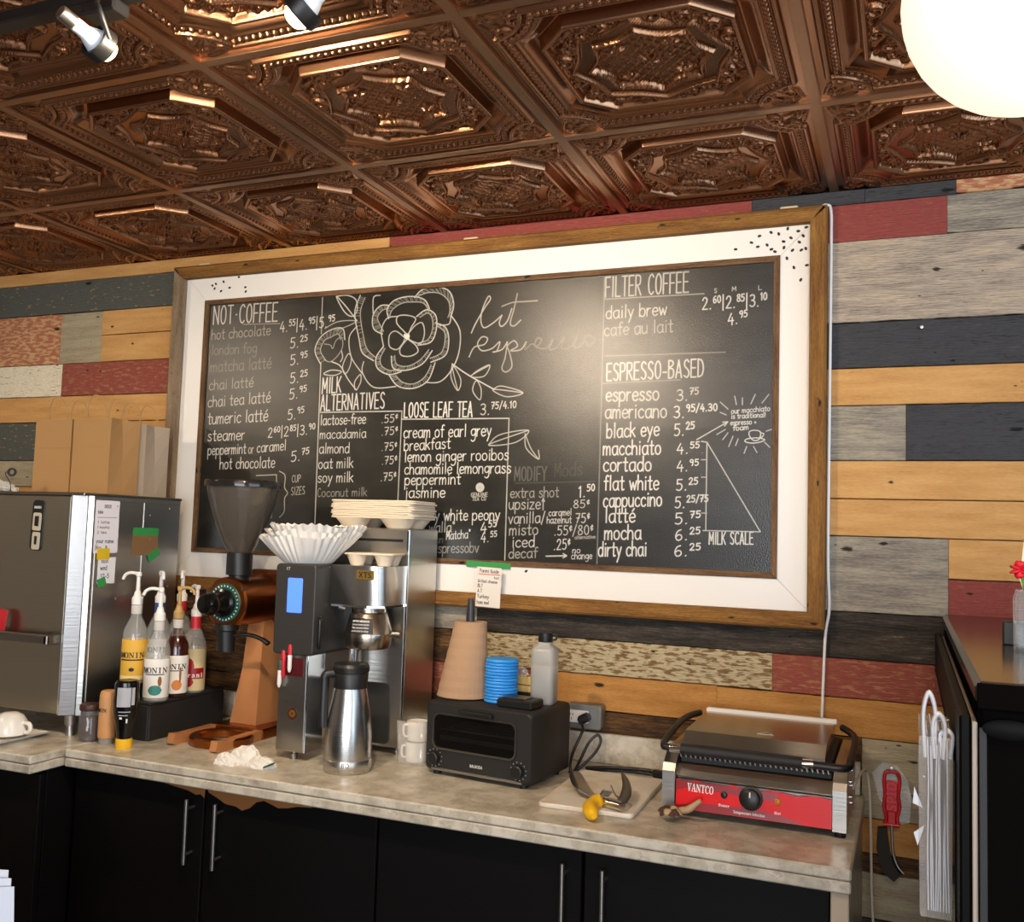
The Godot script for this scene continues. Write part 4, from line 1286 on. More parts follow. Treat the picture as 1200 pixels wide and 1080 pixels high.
	n = note_paper(self, "small_note", Transform3D(side, p), 0.072, 0.082, Color.html("d9d8dc"), [["mon", .2, .25, .4, .18], ["wed", .15, .55, .4, .2], ["12-5", .2, .9, .5, .2]])
	tag(n, "small white handwritten note under yellow tape on the dishwasher side", "note")
	var tape := func(u, v, w, h, m, label, roll = 0.0):
		var c: Vector3 = on_x(u, v, -2.3399)
		var s := S()
		box(s, Transform3D(side * Basis(Vector3.BACK, roll), c), V(w, h, 0.0006), 0.0)
		var o := add(self, "tape_strip", s, m)
		tag(o, label, "tape")
	tape.call(121, 649, 0.05, 0.036, M.yellow_tape, "square of yellow tape between two notes on the dishwasher side")
	tape.call(119, 682, 0.034, 0.026, M.green_tape, "scrap of green tape under the small note on the dishwasher side", 0.3)
	p = ny.call(170, 637)
	var cs := S()
	box(cs, Transform3D(side, p), V(0.115, 0.075, 0.0014), 0.0)
	tag(add(self, "cardboard_card", cs, M.card), "brown cardboard card taped to the dishwasher side", "card")
	tape.call(171, 623, 0.115, 0.026, M.green_tape, "wide green tape strip along the top of the cardboard card")
	tape.call(180, 650, 0.055, 0.028, M.green_tape, "slanting green tape at the lower corner of the cardboard card", 0.5)

func on_x(u: float, v: float, x: float) -> Vector3:
	var d := ray_to(u, v)
	return EYE + d * ((x - EYE.x) / d.x)

func pump_head(parent, y0: float, m: Material, lean := 0.0, long := 0.05):
	# screw collar, stem and hooked spout of a syrup pump
	var st := S()
	lathe(st, T(0, y0, 0), P2([0, 0, 0.0165, 0, 0.017, 0.02, 0.012, 0.026, 0.009, 0.04, 0.0065, 0.042, 0.0055, 0.085, 0.0085, 0.088, 0.009, 0.098, 0.006, 0.101, 0, 0.101]), 18)
	var d := V(sin(lean), 0, cos(lean))
	var pts := smooth3([V(0, y0 + 0.094, 0), V(0, y0 + 0.097, 0) + d * long * 0.55, V(0, y0 + 0.09, 0) + d * long * 0.9, V(0, y0 + 0.076, 0) + d * long * 1.05], 4)
	tube(st, pts, 0.0052, 8)
	add(parent, "pump", st, m, "plastic pump head")

func syrup(called, label, at: Vector3, lab: Array, m_glass, fill, m_fill, cap, m_pump, lean):
	var b := thing(called, label, "syrup bottle", at, 0.55, "pump bottles of syrup on the black rack")
	var H := 0.245
	var st := S()
	lathe(st, T(0, 0, 0), P2([0, 0, 0.034, 0, 0.037, 0.004, 0.037, 0.148, 0.034, 0.165, 0.022, 0.192, 0.0155, 0.205, 0.0145, 0.245, 0.0145, H, 0, H]), 26)
	add(b, "bottle", st, m_glass)
	if fill > 0.0:
		st = S()
		var pr := [Vector2(0, 0.004), Vector2(0.034, 0.005), Vector2(0.0345, minf(fill, 0.148))]
		if fill > 0.15:
			pr += [Vector2(0.0315, 0.165), Vector2(0.022, minf(fill, 0.188))]
		pr.append(Vector2(0, pr[-1].y))
		lathe(st, T(0, 0, 0), pr, 20)
		add(b, "syrup", st, m_fill)
	var y0: float = lab[0]
	var y1: float = lab[1]
	st = S()
	lathe(st, T(0, 0, 0), P2([0.0374, y0, 0.0377, y0 + 0.001, 0.0377, y1 - 0.001, 0.0374, y1]), 26)
	var l := add(b, "label", st, lab[2], "paper label with black serif lettering" if lab[3] == "MONIN" else "cream paper label with red band")
	for q in lab[4]:        # coloured bands and pictures: [angle, y, half width angle, height, material]
		st = S()
		var ring0 := []
		var ring1 := []
		for k in 9:
			var an: float = q[0] - q[2] + 2.0 * q[2] * k / 8
			var e: float = sqrt(maxf(0.0, 1.0 - pow(k / 4.0 - 1.0, 2))) if q.size() > 5 else 1.0
			e = maxf(e, 0.08)
			ring0.append(V(sin(an) * 0.0381, q[1] - q[3] * 0.5 * e, cos(an) * 0.0381))
			ring1.append(V(sin(an) * 0.0381, q[1] + q[3] * 0.5 * e, cos(an) * 0.0381))
		for k in 8:
			face(st, [ring0[k], ring0[k + 1], ring1[k + 1], ring1[k]], (ring0[k] + ring1[k + 1]) * V(1, 0, 1), 1)
		add(l, "print", st, q[4])
	arc_letters(l, lab[3], 0.0381, lab[5], lab[6], M.ink if lab[3] == "MONIN" else M.lettering)
	if cap != null:
		st = S()
		lathe(st, T(0, 0.2, 0), P2([0.0158, 0, 0.0165, 0.001, 0.0158, 0.046, 0.0145, 0.047]), 18)
		add(b, "neck_sleeve", st, cap)
	else:
		st = S()
		lathe(st, T(0, 0.212, 0), P2([0.016, 0, 0.0165, 0.001, 0.0162, 0.026, 0.015, 0.027]), 18)
		add(b, "neck_label", st, M.paper_grey)
	pump_head(b, H - 0.004, m_pump, lean)
	return b

func arc_letters(parent, words: String, r: float, y: float, size: float, m: Material):
	# capitals set round a bottle, each a small flat letter
	var n := words.length()
	for k in n:
		var an := (k - (n - 1) * 0.5) * size * 0.95 / r
		letters(parent, "lettering", words[k], T(sin(an) * r, y, cos(an) * r, an), size, m, true, true)

func syrups():
	var rk := thing("syrup_rack", "black stepped rack holding the syrup bottles", "rack", V(-2.175, TOP, 0.30))
	var st := S()
	addbx(st, -0.075, 0.065, 0.106, 0.116, -0.165, 0.175, 0.002)
	add(rk, "shelf", st, M.black_soft)
	add(rk, "side_panel", bx(0.058, 0.065, 0.0, 0.105, -0.165, 0.175), M.black_soft)
	add(rk, "side_panel", bx(-0.075, -0.068, 0.0, 0.105, -0.165, 0.175), M.black_soft)
	add(rk, "end_panel", bx(-0.067, 0.057, 0.0, 0.105, 0.168, 0.175), M.black_soft)
	add(rk, "end_panel", bx(-0.067, 0.057, 0.0, 0.105, -0.165, -0.158), M.black_soft)
	add(rk, "riser", bx(-0.075, -0.02, 0.1165, 0.16, -0.165, 0.165), M.black_soft)
	var y := TOP + 0.1162
	var yr := TOP + 0.1602
	var W = M.label_white
	syrup("syrup_bottle", "clear syrup bottle with yellow vanilla label and white pump", V(-2.222, yr, 0.435), [0.012, 0.135, M.label_yellow, "MONIN", [[0.0, 0.074, 1.0, 0.004, M.ink], [0.05, 0.045, 0.22, 0.012, M.ink, 1], [0.0, 0.02, 1.0, 0.012, M.label_straw]], 0.088, 0.0165], M.glass_clear, 0.08, M.syrup_clear, null, M.plastic_white, -1.9)
	syrup("syrup_bottle", "clear syrup bottle with white label and teal leaf drawing", V(-2.127, y, 0.437), [0.012, 0.128, W, "MONIN", [[0.0, 0.082, 0.8, 0.003, M.ink], [0.1, 0.035, 0.55, 0.03, M.teal, 1], [0.45, 0.062, 0.16, 0.03, M.chip, 1]], 0.094, 0.0165], M.glass_clear, 0.07, M.syrup_clear, null, M.plastic_white, -1.6)
	syrup("syrup_bottle", "dark brown syrup bottle with white label and orange pumpkin drawing", V(-2.135, y, 0.345), [0.012, 0.128, W, "MONIN", [[0.0, 0.082, 0.8, 0.003, M.ink], [0.3, 0.038, 0.42, 0.032, M.orange, 1], [0.55, 0.07, 0.1, 0.05, M.chip, 1]], 0.094, 0.0165], M.glass_brown, 0.185, M.syrup_brown, null, M.horn, 1.2)
	syrup("syrup_bottle", "syrup bottle with cream label, red band and red neck", V(-2.142, y, 0.255), [0.008, 0.14, M.label_cream, "torani", [[0.0, 0.062, 1.1, 0.034, M.red_dark], [-0.25, 0.085, 0.45, 0.05, M.red_dark, 1], [-0.25, 0.035, 0.45, 0.03, M.red_dark, 1]], 0.056, 0.014], M.glass_clear, 0.06, M.syrup_clear, M.red_soft, M.plastic_white, -2.6)
	syrup("syrup_bottle", "syrup bottle with blue neck half hidden behind white pump", V(-2.222, yr, 0.335), [0.012, 0.128, W, "MONIN", [], 0.094, 0.0165], M.glass_clear, 0.1, M.syrup_clear, M.blue_dark, M.plastic_white, 0.3)
	syrup("syrup_bottle", "syrup bottle with red neck at the back of the rack", V(-2.222, yr, 0.235), [0.012, 0.128, W, "MONIN", [], 0.094, 0.0165], M.glass_clear, 0.12, M.syrup_clear, M.red_soft, M.plastic_white, 0.1)

func grinder():
	var g := thing("coffee_grinder", "copper coffee grinder with smoky hopper and round black dial", "grinder", V(-1.95, TOP, 0.0))
	# base loop and feet
	var st := S()
	lathe(st, T(0.03, 0, 0.375), P2([0.066, 0.004, 0.092, 0.002, 0.095, 0.008, 0.095, 0.022, 0.09, 0.027, 0.071, 0.027, 0.066, 0.022, 0.066, 0.004]), 36)
	add(g, "cup_ring", st, M.copper_shell)
	for q in [[-0.075, 0.48], [0.10, 0.50]]:
		st = S()
		prism(st, Transform3D(Basis(Vector3.UP, -PI / 2), V(q[0] + 0.012, 0, 0)), P2([0.1, 0, q[1] - 0.02, 0, q[1], 0.006, q[1] - 0.008, 0.034, q[1] - 0.05, 0.03, 0.1, 0.03]), 0.0, 0.024)
		add(g, "foot", st, M.copper_paint)
	add(g, "base", bx(-0.085, 0.115, 0.0, 0.032, 0.06, 0.29, 0.004), M.copper_shell)
	# flared upright
	st = S()
	var rings := []
	for q in [[0.032, 0.245, 0.055, 0.055], [0.20, 0.215, 0.04, 0.04], [0.36, 0.20, 0.035, 0.034]]:
		rings.append([V(-q[2] + 0.01, q[0], q[1]), V(q[3], q[0], q[1]), V(q[3] + 0.02, q[0], 0.07), V(-q[2], q[0], 0.07)])
	loft(st, rings, true, -1)
	add(g, "upright", st, M.copper_paint)
	# round body, lying along z
	var lay := Basis(Vector3.RIGHT, PI / 2)
	st = S()
	lathe(st, Transform3D(lay, V(0, 0.417, 0.075)), P2([0, 0, 0.082, 0, 0.084, 0.03, 0.084, 0.082, 0.075, 0.09, 0.0735, 0.092, 0.0735, 0.25, 0.078, 0.253, 0.079, 0.272, 0.074, 0.279, 0.066, 0.28, 0, 0.28]), 40)
	var body := add(g, "body", st, M.copper_shell)
	st = S()
	box(st, T(0.0, 0.417, 0.105), V(0.20, 0.19, 0.07), 0.02)
	add(g, "motor_housing", st, M.copper_dark)
	for k in 3:
		var an := 0.6 + k * 2.1
		var s := S()
		lathe(s, Transform3D(lay, V(0.076 * cos(an), 0.417 + 0.076 * sin(an), 0.352)), P2([0, 0, 0.006, 0, 0.006, 0.004, 0, 0.005]), 10)
		add(body, "screw", s, M.steel_dark)
	# dial with tick marks, knob
	st = S()
	lathe(st, Transform3D(lay, V(0, 0.417, 0.354)), P2([0, 0, 0.06, 0, 0.06, 0.004, 0.058, 0.006, 0, 0.006]), 36)
	var dial := add(g, "dial", st, M.dial_green, "dark green dial with pale tick marks")
	for k in 28:
		var an := TAU * k / 28
		var s := S()
		box(s, Transform3D(Basis(Vector3.BACK, an), V(0, 0.417, 0.3607) + V(cos(an), sin(an), 0) * 0.052), V(0.005, 0.003, 0.001), 0.0)
		add(dial, "tick_mark", s, M.lettering)
	st = S()
	lathe(st, Transform3D(lay, V(0, 0.417, 0.36)), P2([0, 0, 0.043, 0, 0.043, 0.012, 0.034, 0.016, 0.026, 0.04, 0.03, 0.052, 0.0345, 0.066, 0.033, 0.082, 0.026, 0.092, 0.012, 0.096, 0, 0.0965]), 30)
	add(g, "knob", st, M.black_gloss)
	# collar and hopper
	st = S()
	lathe(st, T(0, 0, 0.295), P2([0, 0.478, 0.031, 0.478, 0.031, 0.50, 0.04, 0.502, 0.04, 0.57, 0, 0.57]), 26)
	add(g, "collar", st, M.black)
	st = S()
	lathe(st, T(0, 0, 0.295), P2([0.036, 0.57, 0.048, 0.59, 0.068, 0.632, 0.09, 0.69, 0.107, 0.75, 0.115, 0.79, 0.113, 0.79, 0.105, 0.75, 0.088, 0.69, 0.066, 0.632, 0.046, 0.59, 0.034, 0.572]), 40)
	add(g, "hopper", st, M.smoke, "smoky clear bean hopper")
	st = S()
	lathe(st, T(0, 0, 0.295), P2([0.113, 0.775, 0.119, 0.776, 0.12, 0.79, 0.117, 0.797, 0, 0.8]), 40)
	add(g, "lid", st, M.lid_smoke)
	# grounds spout, lever
	st = S()
	lathe(st, T(0.005, 0, 0.345), P2([0, 0.268, 0.028, 0.27, 0.03, 0.33, 0.036, 0.334, 0.036, 0.352, 0, 0.352]), 22)
	add(g, "spout", st, M.black)
	st = S()
	tube(st, smooth3([V(0.03, 0.318, 0.345), V(0.075, 0.322, 0.33), V(0.115, 0.312, 0.32), V(0.14, 0.298, 0.315)], 5), [0.007, 0.007, 0.008, 0.009, 0.01, 0.01, 0.01, 0.011, 0.011, 0.011, 0.011, 0.012, 0.012, 0.012, 0.012, 0.012], 8, 0.6)
	add(g, "lever", st, M.black)

func brewer():
	var b := thing("coffee_brewer", "tall stainless drip coffee brewer with blue display and hanging brew basket", "coffee brewer", V(-1.52, TOP, 0.0))
	# control tower
	var st := S()
	rounded(st, T(-0.094, 0.424, 0.27), 0.136, 0.256, 0.012, 0.2, 0.004)
	var tower := add(b, "control_tower", st, M.charcoal)
	st = S()
	rounded(st, T(-0.094, 0.463, 0.468), 0.05, 0.098, 0.004, 0.004, 0.001)
	add(tower, "display", st, M.screen, "lit blue display")
	letters(tower, "lettering", "CT", T(-0.12, 0.538, 0.4701), 0.008, M.lettering)
	st = S()
	tube(st, smooth3([V(-0.026, 0.4, 0.44), V(-0.018, 0.39, 0.452), V(-0.018, 0.33, 0.452), V(-0.026, 0.318, 0.44)], 4), 0.005, 8)
	add(tower, "grip", st, M.black)
	# foot column below the tower
	st = S()
	addbx(st, -0.147, -0.052, 0.024, 0.296, 0.37, 0.455, 0.003)
	var col := add(b, "front_column", st, M.steel)
	add(col, "edge_strip", bx(-0.0515, -0.047, 0.024, 0.296, 0.37, 0.4575, 0.0015), M.chrome, "bright folded edge")
	st = S()
	lathe(st, Transform3D(Basis(Vector3.RIGHT, PI / 2), V(-0.094, 0.13, 0.4548)), P2([0, 0, 0.017, 0, 0.017, 0.001, 0, 0.001]), 24)
	var sticker := add(col, "sticker", st, M.sticker_brown, "round brown sticker")
	st = S()
	lathe(st, Transform3D(Basis(Vector3.RIGHT, PI / 2), V(-0.094, 0.13, 0.4558)), P2([0.004, 0, 0.011, 0, 0.011, 0.0006, 0.004, 0.0006]), 6)
	add(sticker, "emblem", st, M.gold)
	add(col, "pocket", bx(-0.135, -0.062, 0.235, 0.285, 0.4552, 0.459, 0.001), M.red_deep)
	for q in [[-0.1, 0.43], [-0.1, 0.12]]:
		st = S()
		lathe(st, T(q[0], 0, q[1]), P2([0, 0, 0.012, 0, 0.012, 0.015, 0.009, 0.016, 0.009, 0.026, 0, 0.026]), 14)
		add(b, "foot", st, M.steel_dark)
	for q in [[0.125, 0.235], [0.125, 0.09]]:
		st = S()
		lathe(st, T(q[0], 0, q[1]), P2([0, 0, 0.011, 0, 0.011, 0.012, 0.008, 0.013, 0.008, 0.022, 0, 0.022]), 14)
		add(b, "foot", st, M.steel_dark)
	# rear cabinet
	var rc := S()
	addbx(rc, -0.145, 0.15, 0.02, 0.662, 0.067, 0.255, 0.004)
	var cab := add(b, "cabinet", rc, M.steel)
	add(cab, "front_panel", bx(-0.025, 0.145, 0.03, 0.438, 0.2555, 0.259, 0.001), M.steel)
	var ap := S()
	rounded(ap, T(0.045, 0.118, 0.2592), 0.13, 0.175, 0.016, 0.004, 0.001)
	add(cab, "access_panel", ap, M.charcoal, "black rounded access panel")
	add(cab, "slot", bx(-0.03, 0.13, 0.622, 0.63, 0.2552, 0.256, 0.0), M.black)
	add(cab, "edge_strip", bx(0.1435, 0.151, 0.022, 0.655, 0.2555, 0.2575, 0.0005), M.chrome)
	# brew head with a rounded nose
	st = S()
	var outl := P2([-0.022, 0.2585, -0.022, 0.40, 0.10, 0.40, 0.122, 0.396, 0.138, 0.384, 0.146, 0.368, 0.148, 0.35, 0.148, 0.2585])
	prism(st, Transform3D(Basis(Vector3.RIGHT, PI / 2), V(0, 0.552, 0)), outl, 0.0, 0.112, 2)
	var head := add(b, "brew_head", st, M.steel)
	st = S()
	box(st, T(0.092, 0.527, 0.4008), V(0.058, 0.026, 0.0016), 0.0006)
	var pl := add(head, "name_plate", st, M.gold, "small gold name plate")
	letters(pl, "lettering", "XTS", T(0.092, 0.527, 0.4018), 0.017, M.ink, false, true, 0.042)
	st = S()
	prism(st, Transform3D(Basis(Vector3.RIGHT, PI / 2), V(0, 0.4395, 0)), P2([-0.02, 0.26, -0.02, 0.396, 0.10, 0.397, 0.142, 0.37, 0.145, 0.26]), 0.0, 0.006)
	add(head, "lower_lip", st, M.chrome)
	# brew basket hanging below
	var bc := V(0.078, 0, 0.345)
	st = S()
	lathe(st, Transform3D(Basis.IDENTITY, bc), P2([0, 0.312, 0.045, 0.314, 0.062, 0.318, 0.064, 0.322, 0.070, 0.358, 0.069, 0.361, 0.0535, 0.415, 0.048, 0.42, 0.048, 0.432, 0, 0.432]), 34)
	var basket := add(b, "brew_basket", st, M.steel_warm)
	st = S()
	var r0 := []
	var r1 := []
	for k in 9:
		var an := -0.62 + 1.24 * k / 8 + 0.1
		r0.append(bc + V(sin(an) * 0.0692, 0.362, cos(an) * 0.0692))
		r1.append(bc + V(sin(an) * 0.0602, 0.405, cos(an) * 0.0602))
	for k in 8:
		face(st, [r0[k], r0[k + 1], r1[k + 1], r1[k]], r0[k] - bc, 1)
	var wl := add(basket, "warning_label", st, M.black, "black warning label with lines of small white text")
	for k in 4:
		var yy := 0.397 - k * 0.009
		letters(wl, "lettering", ["AFTER BREWING", "Leave brew basket", "Two seconds before", "and wait to drip"][k], T(bc.x + 0.012, yy, bc.z + 0.0628 + 0.0019 * k, 0.15, -0.2), 0.0055, M.lettering, false, k == 0, 0.05)
	st = S()
	tube(st, [bc + V(-0.07, 0.425, 0.02), bc + V(-0.085, 0.432, 0.03)], 0.008, 8)
	tube(st, [bc + V(0.055, 0.36, -0.03), bc + V(0.085, 0.355, -0.035)], 0.01, 10)
	add(basket, "handle", st, M.steel_dark)
	st = S()
	lathe(st, Transform3D(Basis.IDENTITY, V(0.0, 0, 0.30)), P2([0, 0.24, 0.011, 0.24, 0.011, 0.34, 0, 0.34]), 14)
	add(b, "drip_tube", st, M.chrome)
	# carafe in front
	var c := thing("thermal_carafe", "brushed steel thermal carafe with black lid and handle", "carafe", V(-1.418, TOP, 0.47))
	st = S()
	lathe(st, T(0, 0, 0), P2([0, 0, 0.062, 0, 0.065, 0.004, 0.066, 0.012, 0.064, 0.1, 0.058, 0.15, 0.05, 0.195, 0.045, 0.223, 0, 0.223]), 36)
	var cb := add(c, "body", st, M.steel_carafe)
	st = S()
	lathe(st, T(0, 0, 0), P2([0.0662, 0.012, 0.067, 0.014, 0.067, 0.034, 0.0657, 0.036]), 36)
	add(cb, "base_band", st, M.steel)
	letters(cb, "lettering", "BO", T(0.03, 0.026, 0.0595, 0.47), 0.012, M.ink, false, true)
	st = S()
	lathe(st, T(0, 0, 0), P2([0.044, 0.2232, 0.047, 0.224, 0.048, 0.262, 0.047, 0.264, 0.05, 0.266, 0.051, 0.28, 0.046, 0.288, 0.02, 0.29, 0, 0.29]), 30)
	add(c, "lid", st, M.black)
	st = S()
	tube(st, smooth3([V(-0.03, 0.262, 0.03), V(-0.05, 0.258, 0.046), V(-0.052, 0.235, 0.048), V(-0.05, 0.15, 0.052), V(-0.048, 0.118, 0.052)], 5), 0.0105, 10, 1.2)
	add(c, "handle", st, M.black)

func toaster():
	var t := thing("toaster_oven", "matte black toaster oven with rounded glass door and two round dials", "toaster oven", V(-1.0605, TOP, 0.4065), -0.12)
	# origin at the middle of the front edge, the body goes back along -z
	var W := 0.33
	var st := S()
	var rings := []
	for q in [[-0.228, 0.010], [-0.222, 0.0], [-0.006, 0.0], [0.0, 0.006]]:
		rings.append(ring_at(T(0, 0.104, q[0]), rrect(W - 2 * q[1], 0.184 - 2 * q[1], 0.014), 1.0, 0.0))
	loft(st, rings, false)
	face(st, rings[0], V(0, 0, -1))
	# the front is a ring round the window, the oven behind it is hollow
	var fo := ring_at(T(0, 0.104, 0.0), rrect(W - 0.012, 0.172, 0.014, 5))
	var fi := ring_at(T(-0.01, 0.118, 0.0), rrect(0.254, 0.09, 0.02, 5))
	var fb := ring_at(T(-0.01, 0.118, -0.17), rrect(0.254, 0.09, 0.02, 5))
	for k in fo.size():
		var k2 := (k + 1) % fo.size()
		face(st, [fo[k], fo[k2], fi[k2], fi[k]], V(0, 0, 1))
		face(st, [fi[k], fi[k2], fb[k2], fb[k]], V(-0.01, 0.118, -0.1) - fi[k])
	face(st, fb, V(0, 0, 1))
	add(t, "body", st, M.black_matte)
	st = S()
	box(st, T(-0.01, 0.094, -0.085), V(0.23, 0.003, 0.15), 0.001)
	box(st, T(-0.01, 0.099, -0.012), V(0.23, 0.012, 0.003), 0.001)
	add(t, "oven_tray", st, M.steel_dark)
	# window: frame, recess, glass, rack
	st = S()
	var wx := T(-0.01, 0.118, 0.0)
	var o := rrect(0.262, 0.098, 0.022, 6)
	var i := rrect(0.252, 0.088, 0.018, 6)
	for k in o.size():
		var k2 := (k + 1) % o.size()
		face(st, [wx * V(o[k].x, o[k].y, 0.004), wx * V(o[k2].x, o[k2].y, 0.004), wx * V(i[k2].x, i[k2].y, 0.004), wx * V(i[k].x, i[k].y, 0.004)], V(0, 0, 1))
		face(st, [wx * V(o[k].x, o[k].y, 0.0), wx * V(o[k2].x, o[k2].y, 0.0), wx * V(o[k2].x, o[k2].y, 0.004), wx * V(o[k].x, o[k].y, 0.004)], V(o[k].x, o[k].y, 0))
		face(st, [wx * V(i[k].x, i[k].y, 0.0), wx * V(i[k2].x, i[k2].y, 0.0), wx * V(i[k2].x, i[k2].y, 0.004), wx * V(i[k].x, i[k].y, 0.004)], -V(i[k].x, i[k].y, 0))
	var door := add(t, "window_frame", st, M.steel_dark, "thin steel rim round the window")
	st = S()
	rounded(st, T(-0.01, 0.118, 0.0003), 0.252, 0.088, 0.018, 0.0015, 0.0004)
	add(door, "pane", st, M.oven_glass, "dark glass pane")
	st = S()
	for k in 7:
		tube(st, [V(-0.125, 0.12, -0.02 - 0.02 * k), V(0.105, 0.12, -0.02 - 0.02 * k)], 0.0016, 6)
	add(door, "rack_wire", st, M.alu)
	st = S()
	box(st, T(-0.0, 0.176, 0.010), V(0.10, 0.012, 0.02), 0.003)
	add(t, "door_handle", st, M.black)
	for x in [-0.132, 0.128]:
		st = S()
		lathe(st, Transform3D(Basis(Vector3.RIGHT, PI / 2), V(x, 0.045, 0.0)), P2([0, 0, 0.017, 0, 0.0165, 0.014, 0.014, 0.016, 0, 0.016]), 26)
		var k := add(t, "dial", st, M.black)
		for n in 12:
			var an := TAU * n / 12 + 0.2
			var s := S()
			box(s, Transform3D(Basis(Vector3.BACK, an), V(x, 0.045, 0.0005) + V(cos(an), sin(an), 0) * 0.023), V(0.002, 0.0015, 0.001), 0.0)
			add(k, "tick_mark", s, M.lettering)
	letters(t, "lettering", "BALMUDA", T(0.0, 0.038, 0.0006), 0.008, M.lettering, false, false, 0.038)
	add(t, "crumb_tray", bx(-0.14, 0.14, 0.013, 0.02, -0.1, 0.004, 0.001), M.alu, "pale edge of the crumb tray")
	for q in [[-0.135, -0.02], [0.135, -0.02], [-0.135, -0.2], [0.135, -0.2]]:
		st = S()
		lathe(st, T(q[0], 0, q[1]), P2([0, 0, 0.011, 0, 0.012, 0.014, 0, 0.014]), 12)
		add(t, "foot", st, M.black)

func panini():
	var p := thing("panini_press", "stainless panini press with red front panel and black handle", "panini press", V(-0.338, TOP, 0.0), 0.0)
	var L := -0.208
	var R := 0.21
	var F := 0.462
	for x in [L, R - 0.03]:
		var st := S()
		prism(st, Transform3D(Basis(Vector3.UP, -PI / 2), V(x + 0.03, 0, 0)), P2([0.08, 0.016, F, 0.016, F, 0.105, F - 0.01, 0.122, F - 0.06, 0.15, 0.08, 0.15]), 0.0, 0.03)
		add(p, "side_post", st, M.steel)
	add(p, "base", bx(L + 0.031, R - 0.031, 0.018, 0.085, 0.08, F - 0.022, 0.002), M.steel)
	# red fascia, leaning back a little, with a torn top edge
	var tilt := T(0, 0.019, F - 0.0065, 0, -0.12)
	var st := S()
	var torn := [Vector2(L + 0.032, 0), Vector2(R - 0.032, 0), Vector2(R - 0.032, 0.062)]
	for k in 17:
		torn.append(Vector2(lerpf(R - 0.032, L + 0.032, (k + 0.5) / 17.0), 0.064 + 0.006 * sin(k * 2.3) * cos(k * 0.9)))
	torn.append(Vector2(L + 0.032, 0.068))
	prism(st, tilt, torn, 0.0, 0.003)
	var fas := add(p, "fascia", st, M.red_gloss, "bright red fascia with white lettering")
	st = S()
	prism(st, tilt, P2([L + 0.033, 0.001, R - 0.09, 0.001, R - 0.13, 0.012, 0.0, 0.022, L + 0.09, 0.018, L + 0.033, 0.008]), 0.003, 0.0034)
	add(fas, "swoosh", st, M.red_dark)
	st = S()
	prism(st, tilt, P2([L + 0.033, 0.042, L + 0.06, 0.05, -0.02, 0.046, 0.06, 0.043, 0.06, 0.062, L + 0.033, 0.066]), 0.003, 0.0034)
	add(fas, "swoosh", st, M.red_dark)
	letters(fas, "lettering", "VANTCO", tilt * T(-0.118, 0.05, 0.0036, 0, 0, -0.03), 0.018, M.lettering, true, true, 0.062)
	letters(fas, "lettering", "Power", tilt * T(-0.062, 0.0195, 0.0036), 0.006, M.lettering, true, true)
	letters(fas, "lettering", "Temperature Selection", tilt * T(-0.004, 0.009, 0.0036), 0.006, M.lettering, true, true, 0.072)
	letters(fas, "lettering", "Hot", tilt * T(0.06, 0.019, 0.0036), 0.006, M.lettering, true, true)
	st = S()
	lathe(st, tilt * T(0.0, 0.044, 0.003, 0, PI / 2), P2([0, 0, 0.027, 0, 0.027, 0.006, 0.022, 0.008, 0.021, 0.022, 0.018, 0.024, 0, 0.024]), 30)
	var kn := add(fas, "dial", st, M.black, "round black temperature dial")
	st = S()
	box(st, tilt * T(0, 0.054, 0.0275, 0, 0, 0), V(0.003, 0.012, 0.001), 0.0)
	add(kn, "pointer", st, M.lettering)
	for x in [-0.062, 0.06]:
		st = S()
		lathe(st, tilt * T(x, 0.044, 0.003, 0, PI / 2), P2([0, 0, 0.008, 0, 0.008, 0.003, 0.005, 0.005, 0, 0.006]), 14)
		add(fas, "pilot_lamp", st, M.amber if x > 0 else M.black)
	# grease ledge and grill plates
	st = S()
	prism(st, Transform3D(Basis(Vector3.UP, -PI / 2), V(R - 0.031, 0, 0)), P2([0.09, 0.088, F - 0.022, 0.088, F - 0.012, 0.094, F - 0.035, 0.118, 0.09, 0.118]), 0.0, R - L - 0.062)
	add(p, "grease_tray", st, M.steel)
	add(p, "lower_plate", bx(L + 0.034, R - 0.034, 0.119, 0.135, 0.10, F - 0.045, 0.002), M.black_soft)
	add(p, "upper_plate", bx(L + 0.03, R - 0.036, 0.138, 0.156, 0.10, F - 0.04, 0.002), M.black_soft)
	for k in 30:
		st = S()
		var x := lerpf(L + 0.036, R - 0.042, k / 29.0)
		box(st, T(x, 0.1365, F - 0.04, 0, 0, 0.35), V(0.005, 0.012, 0.006), 0.0012)
		add(p, "grill_rib", st, M.steel_dark)
	# lid
	st = S()
	prism(st, Transform3D(Basis(Vector3.UP, -PI / 2), V(R - 0.05, 0, 0)), P2([0.09, 0.157, F - 0.045, 0.157, F - 0.045, 0.164, F - 0.09, 0.187, 0.13, 0.192, 0.09, 0.19]), 0.0, R - L - 0.085)
	var lid := add(p, "lid", st, M.steel_warm)
	add(lid, "rear_rail", bx(L + 0.033, R - 0.045, 0.187, 0.2, 0.082, 0.098, 0.002), M.plastic_white)
	st = S()
	var tri := [V(-0.005, 0.1887, 0.33), V(0.033, 0.1887, 0.33), V(0.014, 0.1887, 0.30), V(-0.005, 0.1887, 0.33)]
	tube(st, tri, 0.0011, 5, 1.0, false)
	add(lid, "warning_triangle", st, M.badge_light, "thin triangle mark on the lid")
	st = S()
